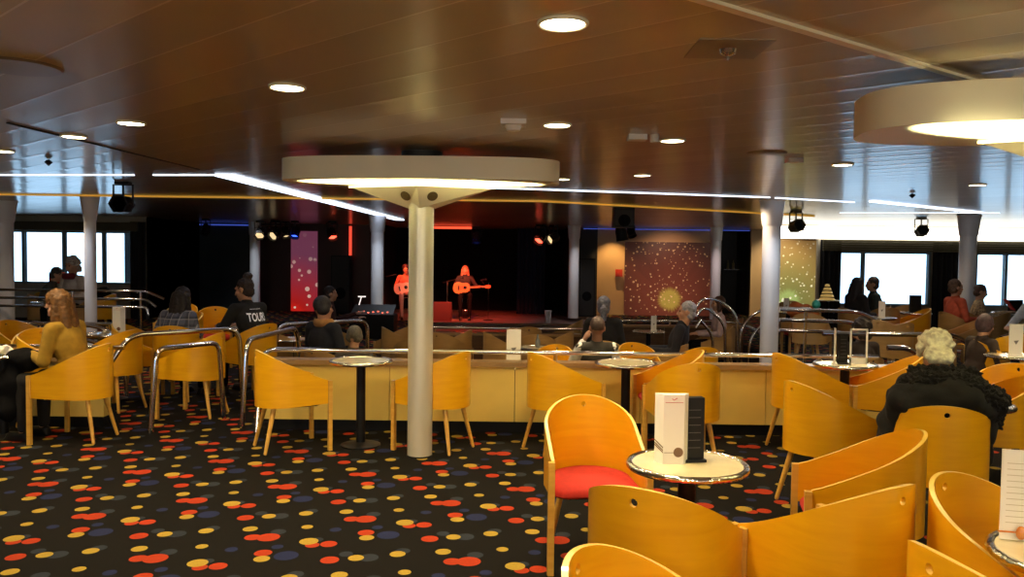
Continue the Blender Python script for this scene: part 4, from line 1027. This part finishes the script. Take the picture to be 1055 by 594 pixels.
# mixing desk
p = D(385, 336, 15.4); t = thing('equipment_rack', 'dark mixing desk with red lights at the foot of the bluish column', 'mixing desk', (p.x, 15.4, -.3))
MB().box(-.42, .42, -.25, .25, 0, .75).build('cabinet', M_black, t, False)
MB().add([(-.40, -.25, .76), (.40, -.25, .76), (.40, .22, .92), (-.40, .22, .92)], [(0, 1, 2, 3)]).build('control_panel', M_black, t, False)
q = MB()
for k in range(8): q.ell((-.34 + k * .09, -.2 + .02 * (k % 3), .79 + .01 * (k % 3)), (.02, .012, .012), None, 8)
q.build('red_lights', M_lensr, t)
MB().cap((-.3, .1, .92), .01, (-.24, .02, 1.08), .01, 8).box(-.30, -.16, -.02, .03, 1.07, 1.09).build('desk_lamp', mat('desk_lamp_glow', (1, .9, .85), .4, emit=.8, ecol=(1, .85, .8)), t, False)
# ------------------------------------------------------------------ printed panels
def panel(label, p0, p1, z0, z1, m, y=YB - .03, name='wall_panel'):
    x0, x1 = xb(p0), xb(p1); c = (x0 + x1) / 2
    o = MB().box(x0 - c, x1 - c, -.02, .02, z0, z1).build(name, m, None, False); o.location = (c, y, 0); return tag(o, label, 'wall panel')
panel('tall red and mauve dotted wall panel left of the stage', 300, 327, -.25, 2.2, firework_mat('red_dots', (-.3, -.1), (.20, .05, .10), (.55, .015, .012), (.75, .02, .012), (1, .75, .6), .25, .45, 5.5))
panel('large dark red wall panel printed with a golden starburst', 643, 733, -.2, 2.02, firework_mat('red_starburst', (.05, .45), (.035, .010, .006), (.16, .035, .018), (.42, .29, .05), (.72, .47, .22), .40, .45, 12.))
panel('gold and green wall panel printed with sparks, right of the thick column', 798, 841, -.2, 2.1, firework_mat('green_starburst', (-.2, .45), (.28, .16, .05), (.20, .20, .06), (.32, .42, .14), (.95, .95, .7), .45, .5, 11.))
o = MB().box(-.09, .09, -.06, .04, -.10, .10).box(-.03, .03, -.09, -.06, -.03, .03).build('alarm_box', mat('red_box', (.6, .05, .02), .4), None, False); p = D(637.5, 281, 22.1); o.location = p; tag(o, 'small red box on the tan wall left of the starburst panel', 'alarm box')
p = D(768, 278, 23.4); t = thing('bar_shelf', 'lit glass shelf inside the dark doorway', 'shelf', (p.x - .25, 23.45, p.z)); MB().box(-.4, .4, -.12, .12, 0, .025).build('board', M_chrome, t, False)
for k in range(4): o = MB().lathe([(0, 0), (.035, 0), (.035, .16), (.012, .2), (.012, .26), (0, .26)], 12).build('bottle', M_bronze); o.location = (p.x - .5 + k * .16, 23.45, p.z + .025); tag(o, ['first', 'second', 'third', 'fourth'][k] + ' bottle from the left on the shelf in the dark doorway', 'bottle', 'bottles in the dark doorway')
# curtains
def curtain(label, x0, x1, y, z0=0., z1=2.06):
    n = int((x1 - x0) * 60); vs = []; fs = []
    for k in range(n + 1):
        x = x0 + (x1 - x0) * k / n; yy = .035 * math.sin(k * .9) + .012 * math.sin(k * .37); vs += [(x, y + yy, z0), (x, y + yy, z1)]
    fs = [(2 * k, 2 * k + 2, 2 * k + 3, 2 * k + 1) for k in range(n)]
    o = MB().add(vs, fs).build('curtain', M_curt); return tag(o, label, 'curtain')
curtain('black curtain right of the left windows', xl(136), xl(152), 18.9, 0, 2.28)
curtain('black curtain right of the gold and green panel', xl(842), xl(864), 18.86)
curtain('black curtain between the two right-hand windows', xl(957), xl(1003), 18.86)
# ornaments by the curtain
o = MB().ell((0, 0, .10), (.065, .065, .07)).build('teal_ball', mat('teal_ball_skin', (.05, .45, .40), .35)); p = D(841, 306, 12.5); o.location = (p.x, 12.5, .80); tag(o, 'teal ball on the brown chair back below the green panel', 'ball')
x, y, z = TAB['T20']; t = thing('tiered_ornament', 'gold tiered tree ornament in front of the black curtain at right', 'ornament', (x, y, z))
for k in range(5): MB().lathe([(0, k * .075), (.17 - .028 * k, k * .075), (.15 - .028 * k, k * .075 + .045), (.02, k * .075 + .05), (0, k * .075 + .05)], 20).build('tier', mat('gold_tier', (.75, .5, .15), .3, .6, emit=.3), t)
t = thing('orange_cloth_heap', 'orange-red garment over a chair back right of the thick column', 'garment', (D(828, 310, 12.6).x, 12.6, .62))
link('cloth', remesh(MB().ell((0, 0, .13), (.26, .13, .14)).ell((-.1, 0, .22), (.12, .1, .08)), .02, cl('orange_cloth', (.45, .12, .03)), 2, .04, 3, 8), t)
p = D(943, 312, 13.6); t = thing('menu_stand', 'dark upright holder at the right window, left of the black curtain', 'menu', (p.x, 13.6, .714)); MB().box(-.09, .09, -.03, .03, 0, .30).box(-.12, .12, -.07, .07, 0, .015).build('holder', M_black, t, False)
table(p.x, 13.6, 'round table under the dark upright holder at the right window', 'TH')
o = MB().lathe([(0, 0), (.03, 0), (.034, .02), (.045, .2), (.04, .2), (.03, .02), (0, .02)], 16).build('drinking_glass', mat('pale_glass', (.7, .7, .75), .1, coat=.5)); p = D(566, 330, 19.4); o.location = (p.x, 20.15, SZ); o.scale = (2, 2, 1.6); tag(o, 'white candle-like light at the right of the stage edge', 'lantern')

# ------------------------------------------------------------------ things on the ceiling
def downlight(px, py, label, power=1.0):
    p = G(px, py, HC); t = thing('downlight', label, 'ceiling light', (p.x, p.y, HC), 0, 'round recessed downlights')
    MB().torus(.082, .008, -.004, 32, 8).build('trim_ring', M_disc, t); MB().lathe([(.076, -.008), (.078, 0)], 28).build('diffuser', M_down, t)
    return p
DL = [(580, 23, 'largest round downlight, at top centre'), (296, 89, 'round downlight upper left of the middle ceiling disc'), (135, 126, 'round downlight at upper left, right one of the close pair'), (76, 140, 'round downlight at upper left, left one of the close pair'),
      (3, 155, 'round downlight at the left edge'), (574, 128, 'round downlight just right of the smoke detector'), (693, 144, 'round downlight right of the small ceiling sensor'), (662, 180, 'round downlight directly below the small ceiling sensor'),
      (868, 169, 'round downlight left of the right-hand ceiling disc'), (1007, 190, 'round downlight below the right-hand ceiling disc'), (579, 184, 'round downlight peeping out at the right end of the middle ceiling disc')]
DP = [downlight(*d) for d in DL]
def small(name, px, py, label, cat, parts):
    p = G(px, py, HC); t = thing(name, label, cat, (p.x, p.y, HC))
    for nm, mb, m in parts: mb.build(nm, m, t)
small('smoke_detector', 529, 124, 'white square smoke detector on the ceiling right of centre', 'smoke detector', [('housing', MB().box(-.075, .075, -.075, .075, -.03, 0), M_white), ('sensor', MB().lathe([(.0, -.06), (.04, -.06), (.05, -.03), (0, -.03)], 20), M_white)])
small('sprinkler', 750, 50, 'chrome ceiling sprinkler in a square plate at upper right', 'sprinkler', [('plate', MB().box(-.14, .14, -.14, .14, -.004, 0), mat('bronze_plate', (.2, .15, .09), .35, .6)), ('rose', MB().lathe([(.0, -.045), (.006, -.045), (.006, -.03), (.03, -.02), (.035, -.004), (0, -.004)], 20), M_chrome)])
small('sprinkler', 50, 164, 'small dark sprinkler under the left window reflections', 'sprinkler', [('rose', MB().lathe([(.0, -.06), (.012, -.05), (.035, -.025), (.012, -.004), (0, -.004)], 16), M_black)])
small('sprinkler', 940, 199, 'small dark sprinkler in the bright ceiling reflections at right', 'sprinkler', [('rose', MB().lathe([(.0, -.06), (.012, -.05), (.04, -.025), (.012, -.004), (0, -.004)], 16), M_black)])
small('ceiling_sensor', 658, 139, 'small white sensor above the lower downlight right of centre', 'sensor', [('housing', MB().box(-.07, .05, -.05, .05, -.035, 0), M_white), ('knob', MB().lathe([(0, -.05), (.03, -.05), (.03, 0), (0, 0)], 14, (.1, -.03)), M_white)])
small('ceiling_sensor', 818, 163, 'small white sensor left of the right-hand downlight', 'sensor', [('housing', MB().box(-.06, .06, -.05, .05, -.035, 0), M_white)])
small('round_cover', 790, 157, 'flat round ceiling cover right of centre', 'ceiling cover', [('disc', MB().lathe([(.0, -.008), (.14, -.008), (.15, 0), (0, 0)], 32), mat('bronze_plate', (.2, .15, .09), .35, .6))])
small('round_cover', 18, 68, 'large flat round ceiling cover at the left edge', 'ceiling cover', [('disc', MB().lathe([(.0, -.01), (.17, -.01), (.18, 0), (0, 0)], 32), mat('bronze_plate', (.2, .15, .09), .35, .6))])
def fixture(px, py, y, label, rz=0, tilt=20, sc=1., lens=None, m=None, drop=.17):
    p = D(px, py, y); t = thing('stage_light', label, 'stage light', (p.x, y, HC), R(rz)); t.scale = (sc, sc, sc); m = m or M_black
    b = MB().box(-.08, .08, -.05, .05, -.03, 0).box(-.115, .115, -.012, .012, -.042, -.03); b.build('mount', m, t, False)
    b = MB().box(-.118, -.108, -.015, .015, -drop - .10, -.03).box(.108, .118, -.015, .015, -drop - .10, -.03).box(-.01, .01, -.01, .01, -drop, -.03).box(-.115, .115, -.006, .006, -drop + .02, -drop + .03); b.build('yoke', m, t, False)
    c = Matrix.Translation((0, 0, -drop - .09)) @ Matrix.Rotation(R(90 - tilt), 4, 'X')
    hs = MB().lathe([(.05, -.13), (.09, -.11), (.105, -.05), (.105, .08), (.115, .13), (.10, .13), (.095, .06), (0, .055)], 6 if drop > .1 else 20).xf(c).build('housing', m, t, False)
    MB().lathe([(0, .065), (.093, .065)], 20).xf(c).build('lens', lens or M_darkwall, hs)
    return t
fixture(127, 203, 9.4, 'black spotlight in an open yoke hanging at upper left', 0, 0)
fixture(820, 228, 13.4, 'bronze spotlight hanging just right of the thick column', 10, 10, 1.0, m=M_bronze)
fixture(949, 235, 15.0, 'small bronze spotlight hanging before the bright cove at right', -10, 10, 1.0, m=M_bronze)
fixture(268, 240, 20.3, 'white-lensed stage light near the slim column left of the stage', 10, -35, 1.2, lens=M_lens)
fixture(284, 238, 20.0, 'middle stage light of the cluster above the red dotted panel', -20, -25, 1.3, lens=M_lens)
fixture(294, 243, 20.6, 'lower stage light of the cluster above the red dotted panel', 40, -60, 1.1, lens=M_lens)
fixture(304, 232, 20.2, 'blue-glowing stage light above the red dotted panel', 0, -60, 1.1, lens=M_lensb)
fixture(342, 240, 20.2, 'reddish stage light above the tall left loudspeaker', 30, -50, 1.2, lens=M_lensr)
fixture(491, 238, 22.6, 'blue stage light over the back of the stage', 0, -75, 1.2, lens=M_lensb)
fixture(557, 238, 20.6, 'reddish stage light at the upper right of the stage', -30, -40, 1.3, lens=M_lensr)
fixture(570, 252, 20.8, 'warm stage light beside the right stage column', -50, -20, 1.3, lens=M_lens)
fixture(640, 246, 19.8, 'black barrel light in front of the tan wall', 80, -80, 1.35, drop=.08)
fixture(650, 247, 20.4, 'small dark light right of the black barrel light', 30, -60, 1.0, drop=.08)
fixture(212, 230, 19.5, 'dark ceiling light over the teal wall at left', 0, -60, 1.0)
p0, p1 = D(266, 234, 20.9), D(299, 234, 20.9)
t = thing('lighting_truss', 'chrome lattice truss above the red dotted panel left of the stage', 'lighting truss', (p0.x, 20.9, 2.02)); w_ = p1.x - p0.x; q = MB()
for zz in (.0, .26): q.tube([(0, 0, zz), (w_, 0, zz)], .022, 8)
q.build('rail', M_chrome, t); q = MB()
for k in range(6): q.tube([(w_ * k / 6, 0, 0 if k % 2 else .26), (w_ * (k + 1) / 6, 0, .26 if k % 2 else 0)], .012, 6)
q.build('brace', M_chrome, t); q = MB()
for k in (.1, .9): q.tube([(w_ * k, 0, .26), (w_ * k, 0, .38)], .012, 6)
q.build('hanger', M_black, t)
n_ = 60; xa, xc = D(533, 240, 23.2).x, D(562, 240, 23.2).x
q = MB().add([(xa + (xc - xa) * k / n_, 23.2 + .05 * math.sin(k * .8), z_) for k in range(n_ + 1) for z_ in (SZ, 2.38)], [(2 * k, 2 * k + 2, 2 * k + 3, 2 * k + 1) for k in range(n_)])
tag(q.build('curtain', mat('navy_curtain', (.008, .016, .05), .8)), 'dark navy curtain at the right side of the stage', 'curtain')
p0, p1 = D(434, 232, 22.4), D(486, 232, 22.4)
o = MB().box(0, p1.x - p0.x, -.03, .03, -.03, .03).build('neon_bar', M_redled, None, False); o.location = (p0.x, 22.4, p0.z if p0.z < 2.36 else 2.35); tag(o, 'horizontal red neon bar over the stage', 'neon light')
p0 = D(361, 250, 22.1); o = MB().box(-.035, .035, -.02, .02, -.42, .42).build('neon_bar', mat('dim_red_neon', (.6, .06, .03), .4, emit=.8, ecol=(1, .08, .04)), None, False); o.location = (p0.x, 22.1, 1.93); tag(o, 'upright red light bar on the maroon wall', 'neon light')

# ------------------------------------------------------------------ light
W = bpy.data.worlds.new('overcast'); S.world = W; W.use_nodes = True; bg = W.node_tree.nodes['Background']
tc = W.node_tree.nodes.new('ShaderNodeTexCoord'); sx = W.node_tree.nodes.new('ShaderNodeSeparateXYZ'); rp = W.node_tree.nodes.new('ShaderNodeValToRGB')
W.node_tree.links.new(tc.outputs['Generated'], sx.inputs[0]); W.node_tree.links.new(sx.outputs[2], rp.inputs[0]); W.node_tree.links.new(rp.outputs[0], bg.inputs[0])
rp.color_ramp.elements[0].color = (.50, .77, 1, 1); rp.color_ramp.elements[1].color = (.50, .76, 1, 1)
bg.inputs[1].default_value = 2.7
def lamp(kind, name, loc, energy, color, **k):
    l = bpy.data.lights.new(name, kind); l.energy = energy; l.color = color
    for a, v in k.items(): setattr(l, a, v)
    o = bpy.data.objects.new(name, l); COL.objects.link(o); o.location = loc; return o
def aim(o, to): o.rotation_euler = (Vector(to) - o.location).to_track_quat('-Z', 'Y').to_euler(); return o
WARM = (1, .76, .42)
for k, p in enumerate(DP): lamp('SPOT', 'downlight_lamp', (p.x, p.y, HC - .03), 75, WARM, spot_size=R(135), spot_blend=.8, shadow_soft_size=.07)
for x in (-5.5, -2.6, .2, 2.4, 4.6):
    for y in (-3, -.6, 1.2, 3.4): lamp('SPOT', 'downlight_lamp', (x, y, HC - .03), 75, WARM, spot_size=R(135), spot_blend=.8, shadow_soft_size=.07)
for x, y in ((-7, 4.5), (-5, 6), (-1.2, 4.9), (3.9, 5.6), (5.6, 6.6), (-7.5, 7.5)): lamp('SPOT', 'downlight_lamp', (x, y, HC - .03), 75, WARM, spot_size=R(135), spot_blend=.8, shadow_soft_size=.07)
for x, y, rz in ((C1[0], C1[1], -2), (2.62, 3.5, -8)):
    o = lamp('AREA', 'uplight_lamp', (x, y, 2.118), 26, (1, .9, .5), shape='ELLIPSE', size=1.9, size_y=.62, spread=R(100)); o.rotation_euler = (R(180), 0, R(-rz))
for x, y in ((-1.3, 8.2), (.5, 8.3), (2.4, 8.2), (-1.5, 10.5), (1, 10.5), (3.2, 11), (-1.0, 15.5), (1.5, 16.5), (5.5, 11), (6.5, 14), (-4.5, 11), (-7, 12), (-8, 15.5), (-6, 9.5)): lamp('SPOT', 'dim_fill_lamp', (x, y, HC - .03), 40, (1, .72, .46), spot_size=R(140), spot_blend=.8, shadow_soft_size=.07)  # dim spots without fittings, partly added to brighten pit chairs and left side
for x, y, e, c in ((-6.5, 20.0, 40, (.9, .95, 1)), (-2.6, 15.8, 40, (.85, .92, 1)), (1.75, 20.0, 40, (1, .92, .9)), (5.2, 20.1, 45, (1, .72, .66)), (3.35, 10.4, 40, (.9, .94, 1)), (-6.6, 11.5, 30, (.95, .95, 1))): lamp('SPOT', 'column_fill_lamp', (x, y, HC - .03), e, c, spot_size=R(120), spot_blend=.7, shadow_soft_size=.06)  # spots added without fittings, only to brighten the columns
for k, (x, y, tx, e, c) in enumerate(((-3.0, 20.3, -2.9, 330, (1, .10, .04)), (-1.2, 19.4, -1.2, 420, (1, .12, .05)), (-1.4, 19.2, -2.0, 260, (1, .3, .16)), (.6, 20.4, -.4, 70, (1, .10, .05)))):
    aim(lamp('SPOT', 'red_stage_lamp', (x, y, 2.3), e, c, spot_size=R(50), spot_blend=.6, shadow_soft_size=.06), (tx, 21.2, .5))
for x, y in ((-4, -2.6), (.5, -3.2), (4, -2.2)): lamp('POINT', 'front_fill_lamp', (x, y, 1.75), 110, WARM, shadow_soft_size=.25)  # unseen fill added behind the camera to light ceiling and near chairs
aim(lamp('SPOT', 'wall_wash_lamp', (2.75, 21.5, 2.36), 80, (1, .62, .25), spot_size=R(80), spot_blend=.8), (2.75, 22.2, .8))
aim(lamp('SPOT', 'wall_wash_lamp', (4.3, 20.6, 2.36), 60, (1, .55, .35), spot_size=R(90), spot_blend=.8), (4.3, 22.2, .9))
aim(lamp('SPOT', 'wall_wash_lamp', (7.4, 20.8, 2.36), 110, (1, .8, .5), spot_size=R(90), spot_blend=.8), (7.4, 22.2, .9))
aim(lamp('SPOT', 'red_stage_lamp', (-.9, 18.6, 2.3), 420, (1, .10, .04), spot_size=R(60), spot_blend=.6, shadow_soft_size=.06), (-.9, 20.8, -.08))
S.view_settings.view_transform = 'Standard'; S.view_settings.look = 'None'; S.view_settings.exposure = .4
S.cycles.max_bounces = 8; S.cycles.use_denoising = True
